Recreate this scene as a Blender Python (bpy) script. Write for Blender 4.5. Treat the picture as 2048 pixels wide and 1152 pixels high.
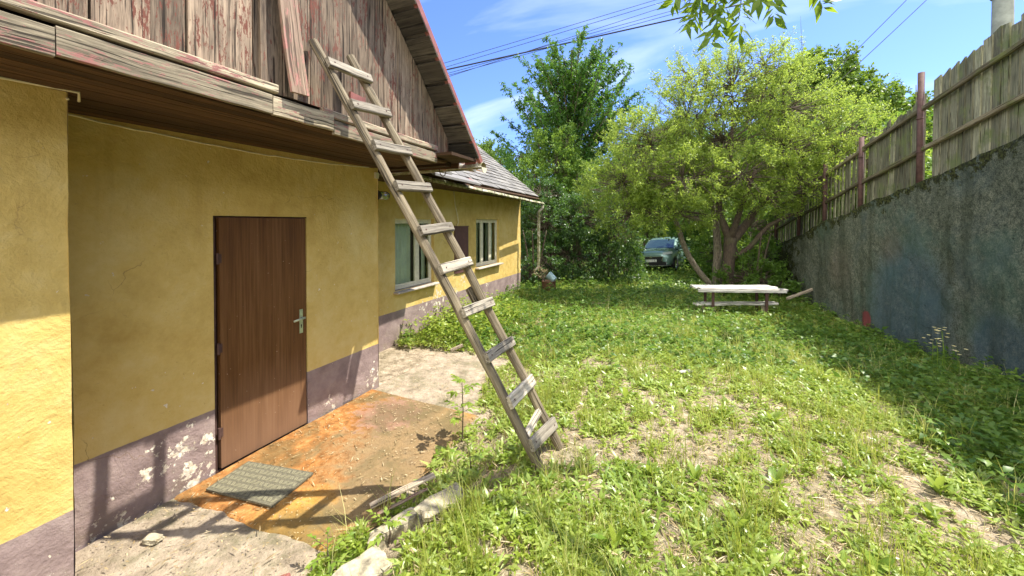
import bpy, math, random
import numpy as np
from mathutils import Vector, Matrix, noise as mnoise
R = math.radians
random.seed(7); rng = np.random.default_rng(7)
S = bpy.context.scene
for o in list(bpy.data.objects): bpy.data.objects.remove(o)

# ------------------------------------------------------------------ camera
cd = bpy.data.cameras.new('camera'); cam = bpy.data.objects.new('camera', cd)
S.collection.objects.link(cam); S.camera = cam
cam.location = (0, 0, 2.0)
cam.rotation_euler = (R(90 - 0.75), 0, math.atan(331 / 770))
cd.sensor_width = 36; cd.lens = 770 / 2048 * 36
cd.shift_y = -(576 - 457) / 2048
cd.clip_start = 0.05; cd.clip_end = 2000
# ------------------------------------------------------------------ light
SUN = Vector((1.0, 0.60, 2.02)).normalized()          # towards the sun
elev = math.asin(SUN.z); azim = math.atan2(SUN.x, SUN.y)
sl = bpy.data.lights.new('sun', 'SUN'); so = bpy.data.objects.new('sun', sl)
S.collection.objects.link(so); so.location = (20, 12, 40)
sl.energy = 3.9; sl.angle = R(0.55); sl.color = (1.0, 0.94, 0.84)
so.rotation_euler = SUN.to_track_quat('Z', 'Y').to_euler()
W = bpy.data.worlds.new('World'); S.world = W; W.use_nodes = True
wt = W.node_tree; wn = wt.nodes; wl = wt.links
for n in list(wn): wn.remove(n)
wo = wn.new('ShaderNodeOutputWorld'); bg = wn.new('ShaderNodeBackground')
sky = wn.new('ShaderNodeTexSky'); sky.sky_type = 'NISHITA'; sky.sun_disc = False
sky.sun_elevation = elev; sky.sun_rotation = azim; sky.altitude = 300; sky.ozone_density = 2.2; sky.air_density = 1.0; sky.dust_density = 0.6
tc = wn.new('ShaderNodeTexCoord'); sep = wn.new('ShaderNodeSeparateXYZ'); wl.new(tc.outputs['Generated'], sep.inputs[0])
zz = wn.new('ShaderNodeMath'); zz.operation = 'ADD'; wl.new(sep.outputs[2], zz.inputs[0]); zz.inputs[1].default_value = 0.22
zm = wn.new('ShaderNodeMath'); zm.operation = 'MAXIMUM'; wl.new(zz.outputs[0], zm.inputs[0]); zm.inputs[1].default_value = 0.05
dv = wn.new('ShaderNodeVectorMath'); dv.operation = 'DIVIDE'; cb = wn.new('ShaderNodeCombineXYZ')
wl.new(tc.outputs['Generated'], dv.inputs[0])
for i in range(3): wl.new(zm.outputs[0], cb.inputs[i])
wl.new(cb.outputs[0], dv.inputs[1])
mp = wn.new('ShaderNodeMapping'); mp.inputs['Rotation'].default_value = (0, 0, R(35)); mp.inputs['Scale'].default_value = (0.55, 1.3, 1.0)
mp.inputs['Location'].default_value = (0.35, 0.15, 0)
wl.new(dv.outputs[0], mp.inputs[0])
cn = wn.new('ShaderNodeTexNoise'); cn.inputs['Scale'].default_value = 1.5; cn.inputs['Detail'].default_value = 7; cn.inputs['Roughness'].default_value = 0.5; cn.inputs['Distortion'].default_value = 0.7
wl.new(mp.outputs[0], cn.inputs[0])
cr = wn.new('ShaderNodeValToRGB'); cr.color_ramp.elements[0].position = 0.50; cr.color_ramp.elements[1].position = 0.84
cr.color_ramp.elements[0].color = (0, 0, 0, 1); cr.color_ramp.elements[1].color = (0.85, 0.85, 0.85, 1)
wl.new(cn.outputs[0], cr.inputs[0])
tint = wn.new('ShaderNodeMix'); tint.data_type = 'RGBA'; tint.blend_type = 'MULTIPLY'; tint.inputs[0].default_value = 1
wl.new(sky.outputs[0], tint.inputs[6]); tint.inputs[7].default_value = (0.48, 0.57, 0.90, 1)
mx = wn.new('ShaderNodeMix'); mx.data_type = 'RGBA'; wl.new(cr.outputs[0], mx.inputs[0]); wl.new(tint.outputs[2], mx.inputs[6])
mx.inputs[7].default_value = (3.6, 4.1, 4.6, 1)
# bright white cloud bank added in the unseen sky behind the camera to lift shade
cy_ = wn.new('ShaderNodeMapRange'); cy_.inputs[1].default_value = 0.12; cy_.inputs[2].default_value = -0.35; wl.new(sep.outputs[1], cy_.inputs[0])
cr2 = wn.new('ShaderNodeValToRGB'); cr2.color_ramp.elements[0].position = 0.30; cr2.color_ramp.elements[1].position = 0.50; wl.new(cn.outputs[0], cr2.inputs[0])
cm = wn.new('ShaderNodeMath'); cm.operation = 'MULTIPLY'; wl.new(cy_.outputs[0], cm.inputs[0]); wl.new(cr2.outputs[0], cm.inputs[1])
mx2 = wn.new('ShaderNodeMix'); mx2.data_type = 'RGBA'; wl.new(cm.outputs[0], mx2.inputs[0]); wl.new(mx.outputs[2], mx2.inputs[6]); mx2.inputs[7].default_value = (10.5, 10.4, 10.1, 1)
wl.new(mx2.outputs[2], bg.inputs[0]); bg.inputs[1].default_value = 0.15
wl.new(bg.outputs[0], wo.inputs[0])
S.view_settings.view_transform = 'Standard'; S.view_settings.look = 'None'
S.view_settings.exposure = 1.36; S.view_settings.gamma = 1.0
try:
    S.cycles.max_bounces = 8; S.cycles.diffuse_bounces = 5; S.cycles.transparent_max_bounces = 12; S.cycles.transmission_bounces = 4
except Exception: pass

# ------------------------------------------------------------------ helpers: materials
def mat(name):
    m = bpy.data.materials.new(name); m.use_nodes = True
    nt = m.node_tree; b = nt.nodes['Principled BSDF']
    return m, nt, b
class G:
    """tiny node-graph helper"""
    def __init__(s, nt): s.nt = nt; s.L = nt.links
    def node(s, t, **k):
        n = s.nt.nodes.new(t)
        for a, v in k.items(): setattr(n, a, v)
        return n
    def put(s, sock, v):
        if isinstance(v, bpy.types.NodeSocket): s.L.new(v, sock)
        elif v is not None:
            if isinstance(v, tuple) and len(v) == 3 and sock.type == 'RGBA': v = (*v, 1)
            sock.default_value = v
    def math(s, op, a, b=None, clamp=False):
        n = s.node('ShaderNodeMath', operation=op, use_clamp=clamp); s.put(n.inputs[0], a)
        if b is not None: s.put(n.inputs[1], b)
        return n.outputs[0]
    def vmath(s, op, a, b=None):
        n = s.node('ShaderNodeVectorMath', operation=op); s.put(n.inputs[0], a)
        if b is not None: s.put(n.inputs[1], b)
        return n.outputs['Value'] if op in ('DISTANCE', 'LENGTH') else n.outputs[0]
    def pos(s): return s.node('ShaderNodeNewGeometry').outputs['Position']
    def attr(s, name, out='Fac'): return s.node('ShaderNodeAttribute', attribute_name=name).outputs[out]
    def noise(s, vec, scale=1., detail=4., rough=.5, dist=0.):
        n = s.node('ShaderNodeTexNoise'); s.put(n.inputs['Vector'], vec); n.inputs['Scale'].default_value = scale
        n.inputs['Detail'].default_value = detail; n.inputs['Roughness'].default_value = rough; n.inputs['Distortion'].default_value = dist
        return n.outputs[0]
    def voro(s, vec, scale=1., feat='F1'):
        n = s.node('ShaderNodeTexVoronoi', feature=feat); s.put(n.inputs['Vector'], vec); n.inputs['Scale'].default_value = scale
        return n.outputs[0]
    def scale(s, vec, sc): return s.vmath('MULTIPLY', vec, sc)
    def ramp(s, f, pts, interp='LINEAR'):
        n = s.node('ShaderNodeValToRGB'); s.put(n.inputs[0], f); e = n.color_ramp.elements; n.color_ramp.interpolation = interp
        while len(e) < len(pts): e.new(0.5)
        for q, (p, c) in zip(e, pts):
            q.position = p; q.color = (c, c, c, 1) if isinstance(c, (int, float)) else (*c, 1)
        return n.outputs[0]
    def mix(s, f, a, b, mode='MIX'):
        n = s.node('ShaderNodeMix', data_type='RGBA', blend_type=mode); s.put(n.inputs[0], f); s.put(n.inputs[6], a); s.put(n.inputs[7], b)
        return n.outputs[2]
    def step(s, v, lo, hi):
        n = s.node('ShaderNodeMapRange'); s.put(n.inputs[0], v); n.inputs[1].default_value = lo; n.inputs[2].default_value = hi; n.clamp = True
        return n.outputs[0]
    def bump(s, h, strength=.4, dist=.01, normal=None):
        n = s.node('ShaderNodeBump'); n.inputs['Strength'].default_value = strength; n.inputs['Distance'].default_value = dist
        s.put(n.inputs['Height'], h)
        if normal is not None: s.put(n.inputs['Normal'], normal)
        return n.outputs[0]
    def sepx(s, v): return s.node('ShaderNodeSeparateXYZ') if v is None else (lambda n: (s.put(n.inputs[0], v), n.outputs)[1])(s.node('ShaderNodeSeparateXYZ'))

def simple(name, col, rough=.6, metal=0., nscale=12., var=.25, bump=.15, bscale=60., spec=.4):
    m, nt, b = mat(name); g = G(nt)
    p = g.node('ShaderNodeTexCoord').outputs['Object']
    n = g.noise(p, nscale, 6, .6)
    c = g.mix(g.ramp(n, [(.3, 0.), (.7, 1.)]), tuple(x * (1 - var) for x in col), tuple(min(1, x * (1 + var)) for x in col))
    g.put(b.inputs['Base Color'], c); b.inputs['Roughness'].default_value = rough; b.inputs['Metallic'].default_value = metal
    b.inputs['Specular IOR Level'].default_value = spec
    if bump: g.put(b.inputs['Normal'], g.bump(g.noise(p, bscale, 4, .6), bump, .01))
    return m

def wood(name, dark, light, paint=None, pamt=.5, moss=None, gscale=1., bumps=.6, knots=True, rough=.85):
    """weathered timber; grain runs along gc.x (a per-plank attribute)"""
    m, nt, b = mat(name); g = G(nt)
    gc = g.attr('gc', 'Vector')
    w = g.noise(g.scale(gc, (1.3, 7, 7)), 1 * gscale, 3, .5)
    gv = g.vmath('ADD', gc, g.scale(g.node('ShaderNodeCombineXYZ').outputs[0], (0, 0, 0)))
    wv = g.node('ShaderNodeCombineXYZ'); g.put(wv.inputs[1], g.math('MULTIPLY', w, .05)); g.put(wv.inputs[2], g.math('MULTIPLY', w, .05))
    gv = g.vmath('ADD', gc, wv.outputs[0])
    fine = g.noise(g.scale(gv, (3.0, 230, 230)), 1 * gscale, 5, .7)
    mid = g.noise(g.scale(gv, (2.4, 40, 40)), 1 * gscale, 5, .7)
    gr = g.math('ADD', g.math('MULTIPLY', fine, .45), g.math('MULTIPLY', mid, .55))
    c = g.ramp(gr, [(.36, dark), (.48, tuple((d + l) / 2 for d, l in zip(dark, light))), (.60, light)])
    rn = g.attr('rnd')
    c = g.mix(1., c, g.ramp(rn, [(0., .50), (.5, .85), (1., 1.3)]), 'MULTIPLY')
    c = g.mix(g.math('MULTIPLY', g.ramp(g.noise(g.scale(gc, (2.2, 6, 6)), 1, 5, .65), [(.42, 0.), (.6, 1.)]), .55), c, g.mix(.5, c, dark))
    cr = g.ramp(g.noise(g.scale(gv, (1.6, 75, 75)), 1, 2, .4), [(.35, 1.), (.39, 0.)])
    if knots:
        kv = g.voro(g.scale(gc, (2.1, 7., 7.)), 1.)
        kn = g.ramp(kv, [(.0, 1.), (.05, .9), (.13, 0.)])
        c = g.mix(g.math('MULTIPLY', kn, .75), c, tuple(d * .6 for d in dark))
    if paint:
        pn = g.noise(g.scale(gc, (2.5, 9, 9)), 1., 2, .5)
        pf = g.noise(g.scale(gc, (14, 60, 60)), 1., 6, .75)
        pm = g.math('ADD', g.math('MULTIPLY', pn, .35), g.math('MULTIPLY', pf, .80))
        th = .72 - pamt * .3
        c = g.mix(g.step(pm, th, th + .03), c, g.mix(g.noise(gc, 30, 4), paint, tuple(x * .62 for x in paint)))
    if moss:
        c = g.mix(g.step(g.noise(g.pos(), 3.3, 5, .65), .50, .66), c, moss)
    c = g.mix(g.math('MULTIPLY', cr, .8), c, tuple(d * .25 for d in dark))
    g.put(b.inputs['Base Color'], c); b.inputs['Roughness'].default_value = rough; b.inputs['Specular IOR Level'].default_value = .25
    h = g.math('SUBTRACT', gr, g.math('MULTIPLY', cr, .5))
    g.put(b.inputs['Normal'], g.bump(h, bumps, .006))
    return m

def leafmat(name, c1, c2, c3, trans=.45, tcol=(.30, .40, .04), gloss=.35, rough=.42):
    m, nt, b = mat(name); g = G(nt)
    rn = g.attr('rnd')
    c = g.ramp(rn, [(0., c1), (.5, c2), (1., c3)])
    g.put(b.inputs['Base Color'], c); b.inputs['Roughness'].default_value = rough; b.inputs['Specular IOR Level'].default_value = gloss
    t = g.node('ShaderNodeBsdfTranslucent'); g.put(t.inputs[0], g.mix(.75, c, tcol))
    ms = g.node('ShaderNodeMixShader'); ms.inputs[0].default_value = trans
    g.L.new(b.outputs[0], ms.inputs[1]); g.L.new(t.outputs[0], ms.inputs[2])
    g.L.new(ms.outputs[0], nt.nodes['Material Output'].inputs[0])
    return m

# ---- plaster wall (yellow above, mauve plinth below z=.53)
def plaster():
    m, nt, b = mat('yellow_plaster'); g = G(nt); P = g.pos(); sx = g.sepx(P); z = sx[2]
    big = g.noise(P, 1.1, 4, .6); med = g.noise(P, 7, 7, .65)
    y = g.ramp(g.math('ADD', g.math('MULTIPLY', big, .55), g.math('MULTIPLY', med, .45)),
               [(.34, (.46, .315, .085)), (.5, (.58, .42, .135)), (.66, (.64, .50, .21))])
    sp = g.ramp(g.noise(P, 30, 5, .75), [(.30, 1.), (.35, 0.)]); y = g.mix(g.math('MULTIPLY', sp, .5), y, (.30, .19, .06))
    drip = g.math('MULTIPLY', g.step(g.noise(g.scale(P, (3, 9, .7)), 1, 5, .6), .54, .70), g.step(z, 1.4, 2.7)); y = g.mix(g.math('MULTIPLY', drip, .45), y, (.36, .24, .08))
    edge = g.math('ADD', .528, g.math('MULTIPLY', g.math('SUBTRACT', g.noise(P, 14, 3, .6), .5), .010))
    pl = g.ramp(g.noise(P, 5, 6, .65), [(.3, (.185, .135, .125)), (.5, (.26, .195, .18)), (.7, (.33, .26, .23))])
    ispl = g.step(g.math('SUBTRACT', edge, z), -.002, .002)
    col = g.mix(ispl, y, pl)
    # peeled lime patches: a few places of their own plus the foot of the wall
    m1 = None
    for (c, r) in (((-3.36, 1.74, .08), .34), ((-3.36, 1.60, .33), .20), ((-3.36, 1.45, .28), .12), ((-3.36, 1.25, .05), .16), ((-3.36, 2.98, .04), .15), ((-3.36, 3.55, .12), .2),
                   ((-4.34, 6.4, .52), .34), ((-4.34, 7.0, .5), .22), ((-4.34, 7.35, .75), .2), ((-4.34, 8.6, .45), .16), ((-4.34, 5.9, .40), .18), ((-2.85, .86, .2), .12), ((-2.85, .55, .35), .16), ((-4.34, 10.2, .12), .3), ((-3.36, 1.83, 0.3), .12)):
        d = g.vmath('DISTANCE', P, c); v = g.math('SUBTRACT', 1., g.math('DIVIDE', d, r * 1.5), True)
        m1 = v if m1 is None else g.math('MAXIMUM', m1, v)
    foot = g.math('MULTIPLY', g.math('SUBTRACT', 1., g.math('DIVIDE', z, .10), True), .38)
    m1 = g.math('MAXIMUM', m1, foot)
    pk = g.noise(P, 11, 9, .74)
    pv = g.math('ADD', pk, g.math('MULTIPLY', m1, .18))
    peel = g.step(pv, .665, .685)
    rare = g.step(g.noise(P, 21, 3, .5), .735, .75)
    peel = g.math('MAXIMUM', peel, g.math('MULTIPLY', rare, .9))
    lime = g.ramp(g.noise(P, 25, 5, .6), [(.35, (.50, .42, .30)), (.6, (.78, .72, .60))])
    col = g.mix(peel, col, lime)
    sc = g.ramp(g.noise(g.scale(P, (1, 14, 90)), 1, 3, .6), [(.27, 1.), (.29, 0.)])
    col = g.mix(g.math('MULTIPLY', sc, .35), col, (.35, .25, .12))
    wv = g.node('ShaderNodeVectorMath', operation='ADD'); g.put(wv.inputs[0], P); nz = g.node('ShaderNodeTexNoise'); g.put(nz.inputs['Vector'], P); nz.inputs['Scale'].default_value = 4; nz.inputs['Detail'].default_value = 6; g.put(wv.inputs[1], g.scale(nz.outputs['Color'], (.35, .35, .35)))
    ck = g.voro(wv.outputs[0], 1.1, 'DISTANCE_TO_EDGE'); ckm = g.math('MULTIPLY', g.ramp(ck, [(.0, 1.), (.004, 0.)]), g.step(g.noise(P, 1.9, 3), .56, .62)); col = g.mix(g.math('MULTIPLY', ckm, .7), col, (.16, .10, .045))
    spl = g.math('MULTIPLY', g.math('SUBTRACT', 1., g.math('DIVIDE', z, .28), True), g.step(g.noise(P, 6, 6, .7), .42, .6)); col = g.mix(g.math('MULTIPLY', spl, .55), col, (.20, .16, .11))
    g.put(b.inputs['Base Color'], col); b.inputs['Roughness'].default_value = .92; b.inputs['Specular IOR Level'].default_value = .15
    h = g.math('ADD', g.math('MULTIPLY', g.noise(P, 3.6, 9, .66, .5), .9), g.math('MULTIPLY', g.noise(P, 45, 5, .6), .22))
    h = g.math('SUBTRACT', h, g.math('MULTIPLY', peel, .12))
    g.put(b.inputs['Normal'], g.bump(h, .55, .045))
    return m

def concrete_wall():
    m, nt, b = mat('rough_concrete'); g = G(nt); P = g.pos()
    n1 = g.noise(P, .75, 5, .6); n2 = g.noise(P, 15, 9, .8); n3 = g.noise(P, 60, 5, .75)
    c = g.ramp(g.math('ADD', g.math('MULTIPLY', n2, .6), g.math('MULTIPLY', n3, .4)), [(.36, (.030, .036, .026)), (.48, (.105, .120, .085)), (.60, (.245, .255, .18))])
    c = g.mix(g.step(n1, .50, .62), c, g.mix(.4, c, (.08, .17, .13)))
    c = g.mix(g.math('MULTIPLY', g.step(g.noise(P, .9, 4, .6, .5), .52, .62), .35), c, (.09, .13, .13))
    def spot(c0, r):
        d = g.vmath('DISTANCE', P, c0); return g.math('SUBTRACT', 1., g.math('DIVIDE', d, r), True)
    bl = g.math('MAXIMUM', spot((3.2, 8.0, .75), 1.25), spot((3.5, 6.4, .5), .6))
    c = g.mix(g.math('MULTIPLY', g.step(g.math('ADD', bl, g.math('MULTIPLY', n2, .9)), .62, .9), .5), c, (.07, .125, .165))
    rd = spot((3.09, 9.0, .25), .32)
    c = g.mix(g.step(g.math('ADD', rd, g.math('MULTIPLY', n2, .6)), .70, .8), c, (.30, .08, .08))
    pk = g.math('MAXIMUM', spot((3.05, 10.0, 1.1), 1.0), spot((3.25, 8.4, 1.6), .6))
    c = g.mix(g.math('MULTIPLY', g.step(g.math('ADD', pk, g.math('MULTIPLY', n3, .8)), .8, 1.2), .3), c, (.22, .16, .12))
    moss = g.step(g.math('ADD', g.math('MULTIPLY', g.noise(P, 5, 7, .75), 1.), g.math('MULTIPLY', g.attr('edge'), .34)), .66, .70)
    c = g.mix(moss, c, g.ramp(g.noise(P, 30, 4), [(.4, (.02, .022, .012)), (.65, (.09, .10, .03))]))
    wv = g.node('ShaderNodeVectorMath', operation='ADD'); g.put(wv.inputs[0], P); nz = g.node('ShaderNodeTexNoise'); g.put(nz.inputs['Vector'], P); nz.inputs['Scale'].default_value = 3; nz.inputs['Detail'].default_value = 5; g.put(wv.inputs[1], g.scale(nz.outputs['Color'], (.5, .5, .5)))
    ck = g.voro(wv.outputs[0], .8, 'DISTANCE_TO_EDGE'); c = g.mix(g.math('MULTIPLY', g.ramp(ck, [(.0, .5), (.007, 0.)]), g.step(g.noise(P, 1.3), .52, .6)), c, (.02, .022, .015))
    c = g.mix(g.math('MULTIPLY', g.step(g.noise(g.scale(P, (3, 3, .35)), 1, 5, .6), .5, .62), .45), c, (.045, .055, .03))
    holes = g.ramp(g.noise(P, 20, 6, .75), [(.33, 1.), (.36, 0.)])
    c = g.mix(g.math('MULTIPLY', holes, .8), c, (.035, .035, .03))
    g.put(b.inputs['Base Color'], c); b.inputs['Roughness'].default_value = .95; b.inputs['Specular IOR Level'].default_value = .1
    h = g.math('ADD', g.math('MULTIPLY', n2, .6), g.math('MULTIPLY', n3, .4)); h = g.math('SUBTRACT', h, g.math('MULTIPLY', holes, .4))
    g.put(b.inputs['Normal'], g.bump(h, 1., .05))
    return m

def groundmat():
    m, nt, b = mat('dry_soil'); g = G(nt); P = g.pos()
    n1 = g.noise(P, .55, 5, .6); n2 = g.noise(P, 11, 8, .7); n3 = g.noise(P, 70, 4, .6)
    c = g.ramp(n2, [(.32, (.14, .11, .07)), (.5, (.36, .29, .20)), (.68, (.58, .49, .36))])
    c = g.mix(g.math('MULTIPLY', g.step(n1, .45, .62), .55), c, (.12, .13, .04))
    c = g.mix(g.math('MULTIPLY', g.ramp(n3, [(.3, 1.), (.38, 0.)]), .6), c, (.08, .055, .035))
    c = g.mix(g.step(g.sepx(P)[1], 9, 13), c, g.mix(n2, (.03, .05, .012), (.12, .17, .03)))
    g.put(b.inputs['Base Color'], c); b.inputs['Roughness'].default_value = .95; b.inputs['Specular IOR Level'].default_value = .1
    g.put(b.inputs['Normal'], g.bump(g.math('ADD', g.math('MULTIPLY', n2, .7), g.math('MULTIPLY', n3, .4)), 1., .05))
    return m
def pathmat():
    m, nt, b = mat('worn_concrete'); g = G(nt); P = g.pos()
    n2 = g.noise(P, 6, 8, .7); n3 = g.noise(P, 60, 6, .75)
    c = g.ramp(n2, [(.3, (.20, .16, .11)), (.5, (.37, .30, .215)), (.7, (.50, .42, .31))])
    c = g.mix(g.math('MULTIPLY', g.ramp(n3, [(.34, 1.), (.44, 0.)]), .7), c, (.10, .085, .05))
    c = g.mix(g.math('MULTIPLY', g.step(g.noise(P, 2.6, 7, .72), .48, .60), .65), c, (.16, .15, .08))
    g.put(b.inputs['Base Color'], c); b.inputs['Roughness'].default_value = .9; b.inputs['Specular IOR Level'].default_value = .2
    g.put(b.inputs['Normal'], g.bump(g.math('ADD', n2, g.math('MULTIPLY', n3, .5)), .9, .03))
    return m
def orangemat():
    m, nt, b = mat('rusty_orange_paint'); g = G(nt); P = g.pos()
    n1 = g.noise(P, 2.0, 6, .62, .6); n2 = g.noise(P, 13, 8, .7); n3 = g.noise(P, 90, 4, .7)
    c = g.ramp(n2, [(.32, (.15, .065, .020)), (.5, (.33, .145, .040)), (.68, (.47, .26, .095))])
    def spot(c0, r):
        d = g.vmath('DISTANCE', P, c0); return g.math('SUBTRACT', 1., g.math('DIVIDE', d, r), True)
    ye = g.math('MAXIMUM', spot((-2.2, 1.75, 0), .6), spot((-2.1, 3.4, 0), .3))
    c = g.mix(g.math('MULTIPLY', g.step(g.math('ADD', ye, g.math('MULTIPLY', n2, .8)), .6, .95), .55), c, (.50, .29, .055))
    gy = g.math('MAXIMUM', spot((-2.15, 2.85, 0), 1.15), g.math('MAXIMUM', spot((-2.6, 3.25, 0), .7), spot((-2.0, 2.2, 0), .6)))
    gm = g.step(g.math('ADD', g.math('MULTIPLY', gy, .55), g.math('MULTIPLY', g.math('ADD', g.math('MULTIPLY', n1, .55), g.math('MULTIPLY', n2, .45)), 1.25)), .72, .92)
    c = g.mix(g.math('MULTIPLY', gm, .82), c, g.mix(n2, g.ramp(n3, [(.35, (.10, .08, .045)), (.65, (.27, .215, .125))]), (.22, .16, .08)))
    rd = spot((-2.75, 3.12, 0), .50)
    c = g.mix(g.math('MULTIPLY', g.step(g.math('ADD', g.math('MULTIPLY', rd, .5), g.math('MULTIPLY', n2, 1.)), .66, .72), .7), c, g.mix(n2, (.30, .10, .06), (.26, .20, .15)))
    bare = g.step(g.noise(P, 5, 9, .75), .66, .69)
    c = g.mix(bare, c, (.52, .42, .30))
    mo = g.step(g.math('ADD', n1, g.math('MULTIPLY', n3, .35)), .66, .78); c = g.mix(g.math('MULTIPLY', mo, .6), c, (.10, .085, .035))
    dk = g.ramp(n3, [(.34, 1.), (.41, 0.)]); c = g.mix(g.math('MULTIPLY', dk, .75), c, (.10, .06, .02))
    g.put(b.inputs['Base Color'], c); b.inputs['Roughness'].default_value = .8; b.inputs['Specular IOR Level'].default_value = .2
    g.put(b.inputs['Normal'], g.bump(g.math('ADD', n2, g.math('MULTIPLY', n3, .4)), .6, .015))
    return m
def doormat_():
    m, nt, b = mat('brown_door_veneer'); g = G(nt); P = g.pos()
    n = g.noise(g.scale(P, (60, 60, 1.4)), 1, 6, .65); n2 = g.noise(g.scale(P, (9, 9, 1.)), 1, 4, .6)
    c = g.ramp(g.math('ADD', g.math('MULTIPLY', n, .6), g.math('MULTIPLY', n2, .4)), [(.35, (.075, .030, .009)), (.5, (.125, .053, .016)), (.65, (.17, .082, .032))])
    z = g.sepx(P)[2]
    wf = g.math('SUBTRACT', 1., g.math('DIVIDE', z, .9), True)       # sun-bleached, scuffed foot of the door
    c = g.mix(g.math('MULTIPLY', g.step(g.math('ADD', wf, g.math('MULTIPLY', n2, .5)), .35, 1.1), .45), c, (.26, .165, .11))
    sc = g.math('MULTIPLY', g.step(g.noise(P, 55, 2, .5), .74, .76), 1.)
    c = g.mix(g.math('MULTIPLY', sc, .6), c, (.55, .45, .35))
    g.put(b.inputs['Base Color'], c); b.inputs['Roughness'].default_value = .5; b.inputs['Specular IOR Level'].default_value = .3
    g.put(b.inputs['Normal'], g.bump(n, .12, .004))
    return m
def slate():
    m, nt, b = mat('grey_roof_shingle'); g = G(nt); P = g.pos(); rn = g.attr('rnd')
    n = g.noise(P, 9, 6, .7)
    c = g.mix(n, (.10, .095, .085), (.24, .225, .20)); c = g.mix(1., c, g.ramp(rn, [(0., .65), (1., 1.2)]), 'MULTIPLY')
    g.put(b.inputs['Base Color'], c); b.inputs['Roughness'].default_value = .7
    g.put(b.inputs['Normal'], g.bump(n, .3, .01))
    return m
def barkmat(name='bark', a=(.05, .035, .025), c2=(.22, .17, .12)):
    m, nt, b = mat(name); g = G(nt); P = g.pos()
    n = g.noise(g.scale(P, (38, 38, 9)), 1, 6, .7); n2 = g.noise(P, 5, 4)
    c = g.ramp(n, [(.35, a), (.62, c2)]); c = g.mix(g.math('MULTIPLY', g.step(n2, .5, .65), .4), c, (.12, .13, .05))
    g.put(b.inputs['Base Color'], c); b.inputs['Roughness'].default_value = .95
    g.put(b.inputs['Normal'], g.bump(n, .9, .02))
    return m
def gutter_m():
    m, nt, b = mat('mossy_gutter'); g = G(nt); P = g.pos()
    n = g.noise(P, 6, 7, .7)
    c = g.ramp(n, [(.36, (.10, .11, .03)), (.48, (.24, .23, .12)), (.58, (.45, .42, .34)), (.68, (.42, .20, .12))])
    g.put(b.inputs['Base Color'], c); b.inputs['Roughness'].default_value = .7
    g.put(b.inputs['Normal'], g.bump(n, .3, .01)); return m
def rubber():
    m, nt, b = mat('moulded_rubber'); g = G(nt); P = g.node('ShaderNodeTexCoord').outputs['Object']
    n = g.noise(P, 60, 5, .7)
    c = g.ramp(n, [(.35, (.06, .055, .035)), (.65, (.17, .155, .10))])
    c = g.mix(g.math('MULTIPLY', g.attr('rnd'), .6), c, (.27, .25, .15))
    g.put(b.inputs['Base Color'], c); b.inputs['Roughness'].default_value = .85
    g.put(b.inputs['Normal'], g.bump(n, .4, .005)); return m
def glassm(name, col=(.85, .92, .86), rough=.03, refl=.06):
    m, nt, b = mat(name); g = G(nt); t = g.node('ShaderNodeBsdfTransparent'); g.put(t.inputs[0], col)
    gl = g.node('ShaderNodeBsdfGlossy'); gl.inputs['Roughness'].default_value = rough
    f = g.node('ShaderNodeLayerWeight'); f.inputs[0].default_value = .25
    ms = g.node('ShaderNodeMixShader'); g.put(ms.inputs[0], g.math('ADD', f.outputs['Fresnel'], refl)); g.L.new(t.outputs[0], ms.inputs[1]); g.L.new(gl.outputs[0], ms.inputs[2])
    g.L.new(ms.outputs[0], nt.nodes['Material Output'].inputs[0]); return m

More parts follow.
